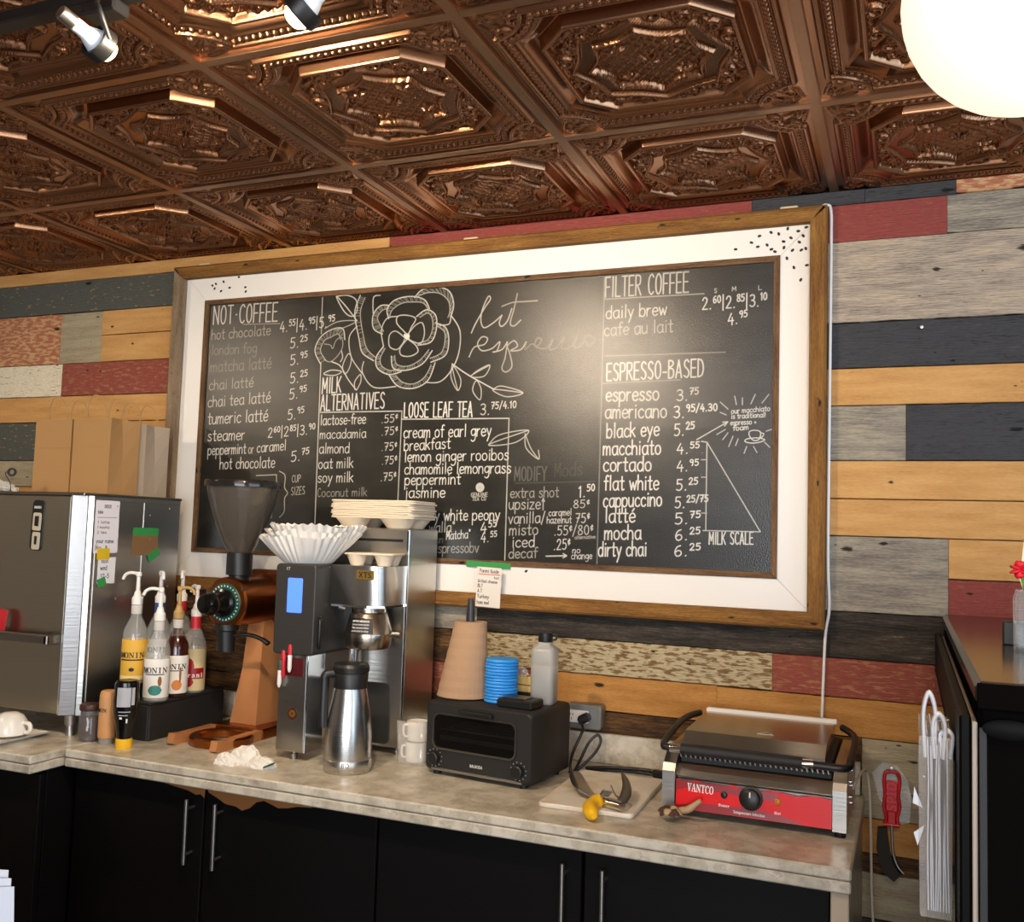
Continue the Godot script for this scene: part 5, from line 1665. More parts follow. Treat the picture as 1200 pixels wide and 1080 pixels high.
	tube(st, smooth3([V(L + 0.02, 0.188, 0.12), V(L - 0.004, 0.184, 0.2), V(L - 0.006, 0.172, 0.36), V(L + 0.0, 0.162, F - 0.01), V(L + 0.03, 0.16, F + 0.002), V(0.0, 0.16, F + 0.005), V(R - 0.05, 0.158, F + 0.005), V(R + 0.0, 0.158, F - 0.005), V(R + 0.006, 0.166, F - 0.06), V(R + 0.004, 0.178, 0.2), V(R - 0.03, 0.186, 0.12)], 5), 0.0085, 10)
	var hd := add(p, "handle", st, M.black)
	st = S()
	tube(st, [V(L + 0.045, 0.1605, F + 0.004), V(R - 0.095, 0.159, F + 0.006)], 0.0125, 14)
	add(hd, "grip", st, M.black_soft)
	for x in [L + 0.04, R - 0.075]:
		st = S()
		tube(st, [V(x - 0.022, 0.16, F + 0.004), V(x + 0.004, 0.16, F + 0.004)], 0.0105, 12)
		add(hd, "ferrule", st, M.chrome)
	for q in [[L + 0.015, F - 0.03], [R - 0.015, F - 0.03], [L + 0.015, 0.11], [R - 0.015, 0.11]]:
		st = S()
		lathe(st, T(q[0], 0, q[1]), P2([0, 0, 0.012, 0, 0.013, 0.016, 0, 0.016]), 14)
		add(p, "foot", st, M.black)
	for q in [[0.12, 0.3], [0.1, 0.33], [0.085, 0.3], [0.065, 0.33], [0.045, 0.3]]:
		st = S()
		lathe(st, Transform3D(Basis(Vector3.BACK, -PI / 2), V(R, q[0], q[1])), P2([0, 0, 0.005, 0, 0.005, 0.004, 0, 0.006]), 10)
		add(p, "side_bolt", st, M.chrome)
const ORDER := ["lowest", "second from the bottom", "third from the bottom", "fourth from the bottom", "fifth from the bottom", "sixth from the bottom", "seventh from the bottom", "eighth from the bottom", "sixth from the top", "fifth from the top", "fourth from the top", "third from the top", "second from the top", "topmost"]
# ---------------------------------------------------------------- smaller things on and above the counter
func crumple(st: SurfaceTool, at: Vector3, rx: float, ry: float, rz: float, seed_: int, rough := 0.35, n := 22):
	# a wad of paper or cloth: a bumpy shell that sits flat on its base
	var nz := FastNoiseLite.new()
	nz.seed = seed_
	nz.frequency = 1.6
	nz.noise_type = FastNoiseLite.TYPE_CELLULAR
	nz.cellular_return_type = FastNoiseLite.RETURN_DISTANCE
	var rings := []
	for j in n / 2 + 1:
		var ph := PI * 0.5 * j / (n / 2)
		var ring := []
		for i in n:
			var th := TAU * i / n
			var d := V(cos(th) * cos(ph), sin(ph), sin(th) * cos(ph))
			var k := 1.0 + rough * nz.get_noise_3dv(d * 1.5)
			ring.append(at + V(d.x * rx * k, d.y * ry * k, d.z * rz * k))
		rings.append(ring)
	loft(st, rings, false, -1)
	face(st, rings[0], V(0, -1, 0))

func paper_bag(label, at: Vector3, w, h, d, m, twist := 0.0):
	var b := thing("paper_bag", label, "paper bag", at, twist, "paper carrier bags on top of the dishwasher")
	var st := S()
	var rings := []
	for q in [[0.0, 1.0, 0.0], [h * 0.02, 1.0, 0.0], [h * 0.45, 0.985, 0.004], [h * 0.8, 0.99, 0.008], [h, 1.0, 0.012]]:
		var z: float = d * 0.5
		var g: float = q[2]
		rings.append([V(-w / 2 * q[1], q[0], z), V(w / 2 * q[1], q[0], z), V(w / 2 * q[1] - g * 1.5, q[0], 0.0), V(w / 2 * q[1], q[0], -z), V(-w / 2 * q[1], q[0], -z), V(-w / 2 * q[1] + g * 1.5, q[0], 0.0)])
	loft(st, rings, true, -1)
	add(b, "body", st, m)
	st = S()
	box(st, T(0, h * 0.62, d * 0.5 + 0.0006), V(w * 0.98, 0.0015, 0.001), 0.0)
	add(b, "fold", st, m)
	for z in [d * 0.36, -d * 0.36]:
		st = S()
		tube(st, smooth3([V(-w * 0.24, h - 0.02, z), V(-w * 0.22, h + 0.035, z + 0.006), V(-w * 0.08, h + 0.075, z + 0.01), V(w * 0.1, h + 0.07, z + 0.004), V(w * 0.22, h + 0.03, z), V(w * 0.24, h - 0.02, z)], 5), 0.0019, 6)
		add(b, "handle", st, M.twine, "twisted paper handle")

func drink_tray(parent, called, y, w, d, m, cups := true, hgt := 0.03):
	# moulded pulp cup carrier: rim plate with cup wells below
	var st := S()
	rounded(st, Transform3D(Basis(Vector3.RIGHT, -PI / 2), V(0, y + hgt, 0)), w, d, 0.02, 0.006, 0.002)
	if cups:
		for x in [-w * 0.27, w * 0.27]:
			for z in [-d * 0.25, d * 0.25]:
				lathe(st, T(x, y, z), P2([0, 0, w * 0.12, 0, w * 0.2, hgt, w * 0.05, hgt + 0.001]), 16)
	return add(parent, called, st, m)

func small_things():
	on_dishwasher()
	left_counter()
	on_brewer()
	on_toaster()
	wall_outlet()
	prep_area()
	board_notes()
	lamps()

func on_dishwasher():
	var y := TOP + 0.7425
	paper_bag("brown paper carrier bag at the front left of the bag row", V(-2.665, y, 0.335), 0.165, 0.25, 0.125, M.kraft)
	paper_bag("brown paper carrier bag with pale side gusset in the middle of the bag row", V(-2.492, y, 0.335), 0.165, 0.252, 0.128, M.kraft)
	paper_bag("brown paper carrier bag at the wall end of the bag row", V(-2.475, y, 0.205), 0.16, 0.245, 0.115, M.kraft_grey, 0.04)
	var st := S()
	crumple(st, V(-2.83, y, 0.47), 0.12, 0.055, 0.06, 21, 0.6, 26)
	var w := add(self, "crumpled_paper", st, M.paper_grey)
	tag(w, "crumpled white paper with green tape on top of the dishwasher", "paper")
	for q in [[-2.80, 0.045, 0.52, 0.3], [-2.77, 0.02, 0.525, -0.4]]:
		st = S()
		box(st, T(q[0], y + q[1], q[2], 0.3, -0.3, q[3]), V(0.034, 0.02, 0.001), 0.0)
		add(w, "tape", st, M.green_tape, "green tape scrap")
	var k := thing("key_fob", "small black ring on a wire above the crumpled paper", "ring", V(-2.735, y, 0.49))
	st = S()
	lathe(st, T(0, 0.065, 0, 0.5, PI / 2), P2([0.008, -0.004, 0.014, -0.004, 0.015, 0.0, 0.014, 0.004, 0.008, 0.004, 0.008, -0.004]), 20)
	add(k, "ring", st, M.black)
	st = S()
	tube(st, smooth3([V(0.0, 0.0, 0.0), V(-0.005, 0.03, 0.0), V(-0.03, 0.06, 0.0), V(-0.012, 0.068, 0.0)], 4), 0.0015, 6)
	add(k, "wire", st, M.black)

func left_counter():
	# saucer and upturned cup
	var p := thing("square_plate", "white square plate at the counter edge under the dishwasher", "plate", V(-2.505, TOP, 0.652))
	var st := S()
	var rings := []
	for q in [[0.06, 0.0], [0.062, 0.003], [0.095, 0.011], [0.096, 0.0135], [0.092, 0.0135], [0.06, 0.006]]:
		rings.append(ring_at(Transform3D(Basis(Vector3.RIGHT, -PI / 2), V(0, q[1], 0)), rrect(q[0] * 2, q[0] * 2, 0.012, 3)))
	loft(st, rings, true)
	add(p, "dish", st, M.ceramic)
	var c := thing("cup", "white cup turned upside down on the square plate", "cup", V(-2.485, TOP + 0.0142, 0.645), 0.2)
	st = S()
	lathe(st, T(0, 0, 0), P2([0.0, 0.001, 0.05, 0, 0.0525, 0.002, 0.052, 0.018, 0.047, 0.038, 0.036, 0.055, 0.02, 0.063, 0, 0.064]), 30)
	add(c, "bowl", st, M.ceramic)
	st = S()
	tube(st, smooth3([V(0.045, 0.036, 0.0), V(0.07, 0.034, 0.006), V(0.076, 0.02, 0.008), V(0.066, 0.009, 0.006), V(0.046, 0.01, 0.0)], 5), 0.0065, 8)
	add(c, "handle", st, M.ceramic)
	# jar
	var j := thing("glass_jar", "small glass jar of dark flakes with a brown lid", "jar", V(-2.272, TOP, 0.548))
	st = S()
	lathe(st, T(0, 0, 0), P2([0, 0, 0.026, 0, 0.03, 0.005, 0.03, 0.078, 0.026, 0.086, 0.026, 0.09, 0, 0.09]), 26)
	add(j, "glass", st, M.glass)
	st = S()
	lathe(st, T(0, 0, 0), P2([0, 0.003, 0.026, 0.004, 0.0282, 0.008, 0.0282, 0.07, 0, 0.072]), 22)
	add(j, "contents", st, M.flakes)
	st = S()
	lathe(st, T(0, 0, 0), P2([0, 0.0905, 0.029, 0.0905, 0.03, 0.093, 0.03, 0.106, 0.028, 0.109, 0, 0.109]), 26)
	add(j, "lid", st, M.jar_lid)
	# tan squeeze bottle standing on its grey cap
	var t := thing("squeeze_bottle", "tan squeeze tube standing on its grey cap", "bottle", V(-2.198, TOP, 0.553))
	st = S()
	lathe(st, T(0, 0, 0), P2([0, 0, 0.0195, 0, 0.0205, 0.003, 0.0205, 0.018, 0, 0.018]), 22)
	add(t, "cap", st, M.cap_grey)
	st = S()
	lathe(st, T(0, 0, 0), P2([0, 0.0185, 0.024, 0.019, 0.025, 0.024, 0.0245, 0.14, 0.022, 0.152, 0.017, 0.156, 0, 0.157]), 26)
	var tb := add(t, "body", st, M.tan_plastic)
	arc_letters(tb, "MON", 0.0252, 0.1, 0.011, M.ink)
	# black sauce bottle, upside down on its yellow cap
	var s := thing("sauce_bottle", "black sauce bottle standing on its yellow cap", "bottle", V(-2.115, TOP, 0.568), 0.55)
	st = S()
	lathe(st, T(0, 0, 0), P2([0, 0, 0.0225, 0, 0.0235, 0.003, 0.0235, 0.026, 0.022, 0.028, 0, 0.028]), 24)
	add(s, "cap", st, M.yellow)
	st = S()
	lathe(st, T(0, 0, 0), P2([0, 0.0285, 0.021, 0.029, 0.022, 0.045, 0.028, 0.075, 0.034, 0.105, 0.036, 0.135, 0.034, 0.16, 0.0345, 0.178, 0.033, 0.19, 0.028, 0.195, 0, 0.196]), 30)
	var sb := add(s, "body", st, M.black_gloss)
	for q in [[0.0, 0.15, 0.55, 0.055, M.label_silver], [0.75, 0.152, 0.14, 0.05, M.label_silver], [-0.2, 0.09, 0.12, 0.006, M.paper], [0.1, 0.108, 0.5, 0.003, M.label_silver], [0.0, 0.098, 0.4, 0.003, M.label_silver], [0.35, 0.082, 0.07, 0.012, M.paper]]:
		st = S()
		var a := []
		var b := []
		for k in 7:
			var an: float = q[0] - q[2] + 2 * q[2] * k / 6
			for e in [[a, -0.5], [b, 0.5]]:
				var yy: float = q[1] + e[1] * q[3]
				var rr := 0.0367 if yy > 0.118 else lerpf(0.0285, 0.0367, clampf((yy - 0.07) / 0.048, 0, 1))
				e[0].append(V(sin(an) * rr, yy, cos(an) * rr))
		for k in 6:
			face(st, [a[k], a[k + 1], b[k + 1], b[k]], a[k] * V(1, 0, 1), 1)
		add(sb, "label", st, q[4], "silver printed label")
	# folded towel by the grinder
	st = S()
	crumple(st, V(-1.70, TOP, 0.54), 0.065, 0.062, 0.042, 5, 0.5, 26)
	crumple(st, V(-1.64, TOP, 0.552), 0.06, 0.035, 0.038, 9, 0.45, 24)
	crumple(st, V(-1.738, TOP, 0.578), 0.045, 0.04, 0.034, 15, 0.5, 22)
	var tw := add(self, "towel", st, M.cloth)
	tag(tw, "crumpled white towel on the counter in front of the grinder", "towel")
	st = S()
	box(st, T(-1.60, TOP + 0.012, 0.572, 0.4, 0, 0.35), V(0.03, 0.003, 0.02), 0.001)
	add(tw, "green_stripe", st, M.green_dark, "dark green stripe at one corner")

func on_brewer():
	# nested paper filters, fluted
	var y := TOP + 0.5525
	for k in 3:
		var st := S()
		var n := 240
		var rings := []
		var lean := V(0.004 * k, 0, -0.004 * k)
		for q in [[0.068, 0.0], [0.074, 0.004], [0.104, 0.037], [0.134, 0.075]]:
			var ring := []
			for i in n:
				var th := TAU * i / n
				var fl: float = q[1] / 0.075
				var rr: float = q[0] + k * 0.0022 + 0.0042 * fl * (cos(th * 34.0 + k) + 0.5 * sin(th * 53.0 + k * 2.0)) + 0.007 * fl * sin(th * 3.0 + k * 2.0)
				ring.append(V(-1.632, y + 0.0003 + k * 0.017 + q[1] + 0.004 * fl * sin(th * 5.0 + k * 1.3) + 0.0025 * fl * cos(th * 40.0), 0.385) + lean * 2.0 + V(cos(th) * rr, 0, sin(th) * rr))
			rings.append(ring)
		var inner := []
		for q in [3, 2, 1]:
			var ring := []
			for v in rings[q]:
				ring.append(v + V(0, 0.0015, 0) + (V(-1.632, v.y, 0.385) - v) * 0.012)
			inner.append(ring)
		loft(st, rings, false, 1)
		for i in 2:
			for e in n:
				face(st, [inner[i][e], inner[i][(e + 1) % n], inner[i + 1][(e + 1) % n], inner[i + 1][e]], V(-1.632, 2.0, 0.385) - inner[i][e], 1)
		face(st, inner[2], V(0, 1, 0))
		face(st, rings[0], V(0, -1, 0))
		var f := add(self, "coffee_filter", st, M.filter)
		tag(f, ["lowest fluted white paper filter in the stack on the brewer", "middle fluted white paper filter in the stack on the brewer", "topmost fluted white paper filter in the stack on the brewer"][k], "coffee filter", "nested paper filters on the brewer")
	# pulp trays: a stack on the tall cabinet, a single one on the brew head
	for k in 9:
		var t := thing("drink_tray", "grey pulp cup tray, %s of the stack on the brewer's tall cabinet" % (ORDER[k] if k < 8 else "topmost"), "cup tray", V(-1.512 + 0.004 * sin(k * 2.0), TOP + 0.6625, 0.165), 0.03 * sin(k * 1.7), "pulp cup trays stacked on the brewer")
		if k == 0:
			drink_tray(t, "tray", 0.0, 0.29, 0.17, M.pulp, true, 0.028)
		else:
			t.position.y += 0.0345 + (k - 1) * 0.0062
			drink_tray(t, "tray", -0.0, 0.29 + 0.004 * sin(k * 3.1), 0.17, M.pulp, false, 0.0)
	var s := thing("drink_tray", "single grey pulp cup tray resting on the brew head beside the filters", "cup tray", V(-1.443, TOP + 0.5525, 0.325), 0.15)
	drink_tray(s, "tray", 0.0, 0.155, 0.12, M.pulp, true, 0.03)
	# pens in the column pocket
	for q in [[-1.642, 0.012, M.red_soft, "red marker pen clipped to the brewer column", 0.02], [-1.622, 0.03, M.plastic_white, "white pen clipped to the brewer column", 0.0], [-1.655, -0.015, M.green_dark, "green ended marker clipped to the brewer column", -0.03]]:
		var pen := thing("pen", q[3], "pen", V(q[0], TOP + 0.215 + q[1], 0.468), 0.0)
		pen.rotation.z = q[4]
		var st := S()
		lathe(st, T(0, 0, 0), P2([0, 0, 0.003, 0.002, 0.0062, 0.012, 0.0064, 0.05, 0, 0.05]), 12)
		add(pen, "barrel", st, M.plastic_white if q[2] == M.green_dark else q[2])
		st = S()
		lathe(st, T(0, 0, 0), P2([0, 0.0505, 0.007, 0.0505, 0.007, 0.075, 0.004, 0.08, 0, 0.08]), 12)
		add(pen, "cap", st, M.red_soft if q[2] != M.green_dark else M.green_dark)
	# clear tub with two mugs between brewer and toaster
	var tub := thing("clear_tub", "clear plastic tub holding white mugs beside the toaster oven", "tub", V(-1.297, TOP, 0.30))
	var st := S()
	var rr := []
	for q in [[0.088, 0.0], [0.1, 0.12], [0.096, 0.12], [0.084, 0.004]]:
		rr.append(ring_at(Transform3D(Basis(Vector3.RIGHT, -PI / 2), V(0, q[1], 0)), rrect(q[0], q[0] * 0.85, 0.016, 4)))
	loft(st, rr, true)
	add(tub, "tub", st, M.film)
	for k in 2:
		var m := thing("mug", ["white mug at the bottom of the clear tub", "white mug on top in the clear tub"][k], "mug", V(-1.297 + 0.003 * k, TOP + 0.0045 + k * 0.058, 0.30), -2.36)
		st = S()
		lathe(st, T(0, 0, 0), P2([0, 0, 0.026, 0, 0.029, 0.003, 0.031, 0.055, 0.0285, 0.055, 0.026, 0.006, 0, 0.005]), 24)
		add(m, "body", st, M.ceramic)
		st = S()
		tube(st, smooth3([V(0.029, 0.045, 0), V(0.041, 0.044, 0), V(0.042, 0.024, 0), V(0.037, 0.014, 0), V(0.028, 0.012, 0)], 5), 0.0035, 8)
		add(m, "handle", st, M.ceramic)

func on_toaster():
	var y := TOP + 0.1965
	var r := thing("paper_towel_roll", "brown paper towel roll slumped into a cone on a black rod", "paper towels", V(-1.158, y, 0.297), 0.0)
	var st := S()
	var rings := []
	for k in 15:
		var f := k / 14.0
		var ring := []
		for i in 32:
			var th := TAU * i / 32
			var rad := lerpf(0.075, 0.047, f) - 0.0012 * (k % 2)
			ring.append(V(lerpf(0.0, 0.018, f) + cos(th) * rad, 0.004 + 0.207 * f, sin(th) * rad * 0.85))
		rings.append(ring)
	loft(st, rings, true, -1)
	add(r, "paper", st, M.towel_brown)
	st = S()
	lathe(st, T(0, 0, 0), P2([0, 0, 0.07, 0, 0.071, 0.0035, 0, 0.0035]), 28)
	add(r, "base", st, M.black)
	st = S()
	lathe(st, T(0.016, 0, 0), P2([0.0, 0.2115, 0.0125, 0.2115, 0.0115, 0.24, 0.009, 0.268, 0.007, 0.275, 0, 0.276]), 18)
	add(r, "rod", st, M.rod)
	# blue lids
	for k in 14:
		st = S()
		var h := 0.0083
		lathe(st, T(-1.04 + 0.0012 * sin(k * 2.1), y + 0.0001 + k * h, 0.30 + 0.001 * cos(k * 1.3)), P2([0, 0, 0.042, 0.0, 0.0465, 0.0012, 0.047, 0.003, 0.0455, 0.0045, 0.0435, h - 0.0002, 0, h - 0.0002]), 28)
		var l := add(self, "cup_cover", st, M.blue)
		tag(l, "bright blue plastic cup lid, %s of the stack on the toaster oven" % ORDER[k], "cup lid", "blue cup lids stacked on the toaster oven")
	# square bottle
	var b := thing("square_bottle", "square translucent bottle with black cap on the toaster oven", "bottle", V(-0.928, y, 0.262), 0.1)
	st = S()
	var rr := []
	for q in [[0.06, 0.0], [0.066, 0.004], [0.067, 0.10], [0.064, 0.104], [0.067, 0.108], [0.066, 0.14], [0.06, 0.152], [0.04, 0.158], [0.036, 0.166]]:
		rr.append(ring_at(Transform3D(Basis(Vector3.RIGHT, -PI / 2), V(0, q[1], 0)), rrect(q[0], q[0], q[0] * 0.2, 4)))
	loft(st, rr, true)
	add(b, "body", st, M.frosted)
	st = S()
	rr = []
	for q in [[0.055, 0.004], [0.06, 0.008], [0.06, 0.075]]:
		rr.append(ring_at(Transform3D(Basis(Vector3.RIGHT, -PI / 2), V(0, q[1], 0)), rrect(q[0], q[0], q[0] * 0.2, 4)))
	loft(st, rr, true)
	add(b, "liquid", st, M.milky)
	st = S()
	lathe(st, T(0, 0.1665, 0), P2([0, 0, 0.0195, 0, 0.02, 0.002, 0.0195, 0.024, 0.017, 0.026, 0, 0.026]), 20)
	tube(st, smooth3([V(0.018, 0.006, 0), V(0.03, 0.008, 0), V(0.031, 0.018, 0), V(0.018, 0.02, 0)], 4).map(func(v): return v + V(0, 0.1665, 0)), 0.003, 6)
	add(b, "cap", st, M.black)
	# kitchen scale
	var s := thing("kitchen_scale", "flat black pocket scale lying on the front of the toaster oven", "scale", V(-0.962, y, 0.352), -0.12)
	st = S()
	box(st, T(0, 0.011, 0), V(0.105, 0.022, 0.075), 0.004)
	add(s, "body", st, M.black)
	st = S()
	box(st, T(-0.012, 0.0235, -0.006), V(0.07, 0.003, 0.05), 0.001)
	add(s, "pan", st, M.steel_dark, "steel weighing pan")
	# carton behind
	var c := thing("small_carton", "small yellow carton behind the square bottle on the toaster oven", "carton", V(-1.002, y, 0.232), -0.1)
	add(c, "lower_box", bx(-0.045, 0.045, 0.0, 0.022, -0.02, 0.02, 0.001), M.black_soft)
	add(c, "box", bx(-0.043, 0.043, 0.0225, 0.065, -0.019, 0.019, 0.001), M.carton)
	add(c, "band", bx(-0.0435, 0.0435, 0.04, 0.044, -0.0195, 0.0195, 0.0005), M.chip)
	st = S()
	crumple(st, V(-0.008, 0.0655, 0), 0.035, 0.03, 0.016, 31, 0.6, 20)
	add(c, "film", st, M.film, "clear film crumpled on top")

func wall_outlet():
	var o := thing("outlet_box", "grey metal surface outlet box with white receptacle on the wall behind the toaster", "outlet", V(-0.878, 1.046, 0.0185))
	var st := S()
	rounded(st, T(0, 0, 0), 0.11, 0.07, 0.01, 0.045, 0.003)
	add(o, "metal_box", st, M.box_grey)
	st = S()
	rounded(st, T(-0.015, 0, 0.0452), 0.066, 0.036, 0.004, 0.004, 0.001)
	var rc := add(o, "receptacle", st, M.plastic_white)
	for x in [-0.034, 0.006]:
		for q in [[-0.004, 0.005], [0.004, 0.005], [0.0, -0.007]]:
			st = S()
			box(st, T(x + q[0], q[1], 0.0494), V(0.0018, 0.007, 0.0006), 0.0)
			add(rc, "slot", st, M.ink)
	st = S()
	lathe(st, T(0.045, 0, 0.0452, 0, PI / 2), P2([0, 0, 0.003, 0, 0.0025, 0.001, 0, 0.0012]), 10)
	add(o, "screw", st, M.alu)
	# plug and its lead, looping down behind the oven
	var p := thing("power_cord", "black power cord with plug in the wall outlet, looping beside the toaster oven", "power cord")
	st = S()
	box(st, T(-0.868, 1.045, 0.082, 0, 0, 0.5), V(0.034, 0.026, 0.035), 0.007)
	add(p, "plug", st, M.black)
	st = S()
	var path := [V(-0.875, 1.036, 0.098)]
	for q in [[683, 855, 0.13], [672, 880, 0.16], [668, 898, 0.2], [672, 905, 0.2], [680, 890, 0.16], [690, 870, 0.13], [700, 861, 0.12], [704, 868, 0.12], [697, 882, 0.14], [680, 899, 0.17], [668, 906, 0.18]]:
		path.append(on_z(q[0], q[1], q[2]))
	path.append(V(-0.868, TOP + 0.008, 0.19))
	tube(st, smooth3(path, 6), 0.0042, 8)
	add(p, "lead", st, M.black)
	var e := thing("power_cord", "black lead lying along the backsplash from the toaster oven to the panini press", "power cord")
	st = S()
	tube(st, smooth3([V(-0.83, TOP + 0.006, 0.17), V(-0.78, TOP + 0.006, 0.13), V(-0.7, TOP + 0.006, 0.115), V(-0.62, TOP + 0.006, 0.12), V(-0.56, TOP + 0.006, 0.135)], 5), 0.0045, 8)
	tube(st, smooth3([V(-0.83, TOP + 0.0155, 0.175), V(-0.77, TOP + 0.0155, 0.135), V(-0.68, TOP + 0.0155, 0.118), V(-0.6, TOP + 0.0145, 0.13)], 5), 0.0042, 8)
	box(st, T(-0.63, TOP + 0.012, 0.128, -0.2), V(0.05, 0.02, 0.022), 0.006)
	add(e, "lead", st, M.black)

func prep_area():
	var c := thing("cutting_board", "white plastic cutting board with brown stains and a hand hole", "cutting board", V(-0.72, TOP, 0.36), 0.03)
	# board with a cut-out grip near one corner
	var st := S()
	var w := 0.236
	var d := 0.365
	var outer := rrect(w, d, 0.014, 4)
	rounded(st, Transform3D(Basis(Vector3.RIGHT, -PI / 2), V(0, 0, 0)), w, d, 0.014, 0.012, 0.003)
	add(c, "board", st, M.board_white)
	st = S()
	for k in 12:
		pass
	var ring := []
	for i in 25:
		var t := TAU * i / 24
		ring.append(V(0.085 + cos(t) * 0.014, 0.0122, 0.125 - sin(t) * 0.032))
	tube(st, ring, 0.0014, 6, 1.0, false)
	add(c, "grip_hole_rim", st, M.groove)
	# hand-held press
	var y := TOP + 0.0125
	var p := thing("juice_press", "polished metal hand press with a dark scoop handle on the cutting board", "press", Vector3.ZERO)
	var at := func(u, v, h): return on_y(u, v, y + h)
	st = S()
	tube(st, smooth3([at.call(674, 905, 0.02), at.call(681, 921, 0.02), at.call(692, 930, 0.014), at.call(703, 936, 0.012)], 5), [0.014, 0.017, 0.019, 0.02, 0.02, 0.019, 0.018, 0.017, 0.015, 0.013, 0.012, 0.011, 0.01, 0.01, 0.01, 0.01], 10, 0.3)
	add(p, "scoop_handle", st, M.steel)
	st = S()
	tube(st, [at.call(699, 936, 0.012), at.call(716, 941, 0.012), at.call(729, 945, 0.012)], [0.0115, 0.0125, 0.0115], 12)
	add(p, "hinge_barrel", st, M.chrome)
	st = S()
	box(st, T(0, 0, 0, 0.5, -0.5, -0.3).translated(at.call(710, 929, 0.022)), V(0.022, 0.006, 0.05), 0.002)
	add(p, "blade", st, M.alu)
	st = S()
	tube(st, smooth3([at.call(727, 940, 0.012), at.call(733, 932, 0.02), at.call(734, 918, 0.035), at.call(729, 905, 0.05)], 5), [0.012, 0.013, 0.014, 0.014, 0.014, 0.014, 0.0135, 0.013, 0.012, 0.011, 0.01, 0.009, 0.008, 0.006, 0.004, 0.002], 10, 0.45)
	add(p, "claw_arm", st, M.steel_dark)
	st = S()
	tube(st, smooth3([at.call(716, 920, 0.004), at.call(722, 932, 0.004), at.call(730, 936, 0.004)], 4), 0.0022, 6)
	add(p, "bail_wire", st, M.chrome)
	# yellow piece of fruit
	st = S()
	var lp := smooth3([on_y(706, 938, TOP + 0.028), on_y(697, 940, TOP + 0.024), on_y(691, 947, TOP + 0.02), on_y(696, 956, TOP + 0.017)], 5)
	tube(st, lp, [0.008, 0.0135, 0.016, 0.017, 0.017, 0.0165, 0.016, 0.016, 0.0165, 0.017, 0.0175, 0.018, 0.0175, 0.016, 0.013, 0.007], 14)
	var lm := add(self, "lemon_peel", st, M.lemon)
	tag(lm, "curled bright yellow lemon half at the front edge of the cutting board", "lemon")
	# dried flower by the press
	var f := thing("dried_flower", "dried brown flower head on a beige paper stem against the red panini press", "dried flower", Vector3.ZERO)
	st = S()
	tube(st, smooth3([on_y(790, 950, TOP + 0.016), V(-0.478, TOP + 0.028, 0.49), V(-0.462, TOP + 0.04, 0.488), V(-0.448, TOP + 0.052, 0.487)], 5), [0.008, 0.01, 0.011, 0.012, 0.012, 0.012, 0.012, 0.012, 0.011, 0.01, 0.0095, 0.009, 0.0085, 0.008, 0.007, 0.006], 9, 0.7)
	add(f, "stem", st, M.beige_paper)
	var hc := on_y(785, 955, TOP + 0.014)
	for k in 11:
		st = S()
		var an := TAU * k / 11.0
		var tip := hc + V(cos(an) * 0.028, 0.006 * sin(k * 3.0) + 0.004, sin(an) * 0.024)
		tube(st, smooth3([hc, (hc + tip) * 0.5 + V(0, 0.01, 0), tip], 3), [0.004, 0.007, 0.009, 0.0105, 0.0095, 0.007, 0.003], 7, 0.5)
		add(f, "petal", st, M.petal_brown if k % 3 else M.beige_paper)

func board_notes():
	var p := on_z(572.5, 688, 0.0655)
	var n = note_paper(self, "menu_note", T(p.x, p.y, 0.0655, 0, 0.02, -0.03), 0.082, 0.122, Color.html("ddd6cc"), [["Panini Guide", .12, .2, .78, .13], ["_", .08, .27, .86, .035, Color.html("c8564e")], ["hot", .72, .42, .2, .1], ["Grilled cheese", .06, .58, .8, .11], ["BLT", .06, .76, .22, .12], ["A.T", .06, .95, .2, .12], ["Turkey", .06, 1.16, .5, .13], ["ham mel", .06, 1.38, .5, .13]])
	tag(n, "small handwritten paper list hanging from green tape below the chalkboard", "note")
	var a := on_z(546.5, 660, 0.041)
	var b := on_z(598, 663.5, 0.041)
	var st := S()
	box(st, T((a.x + b.x) / 2, (a.y + b.y) / 2, 0.0412, 0, 0, atan2(b.y - a.y, b.x - a.x)), V(a.distance_to(b), 0.019, 0.0012), 0.0)
	tag(add(self, "tape_strip", st, M.green_tape), "long green tape strip holding the paper list on the board's lower edge", "tape")
	# little catches along the top of the frame
	for q in [[925, 243, "cream metal catch on the frame's top edge at the cable end"], [553, 281, "pale catch on the top edge of the board frame above the rose"], [242, 309, "worn pale catch above the board's NOT COFFEE corner"]]:
		var c := on_z(q[0], q[1], 0.03)
		st = S()
		box(st, T(c.x, 2.5075 + 0.006, 0.035), V(0.05, 0.012, 0.014), 0.003)
		var k := add(self, "frame_catch", st, M.brass_pale)
		tag(k, q[2], "catch")

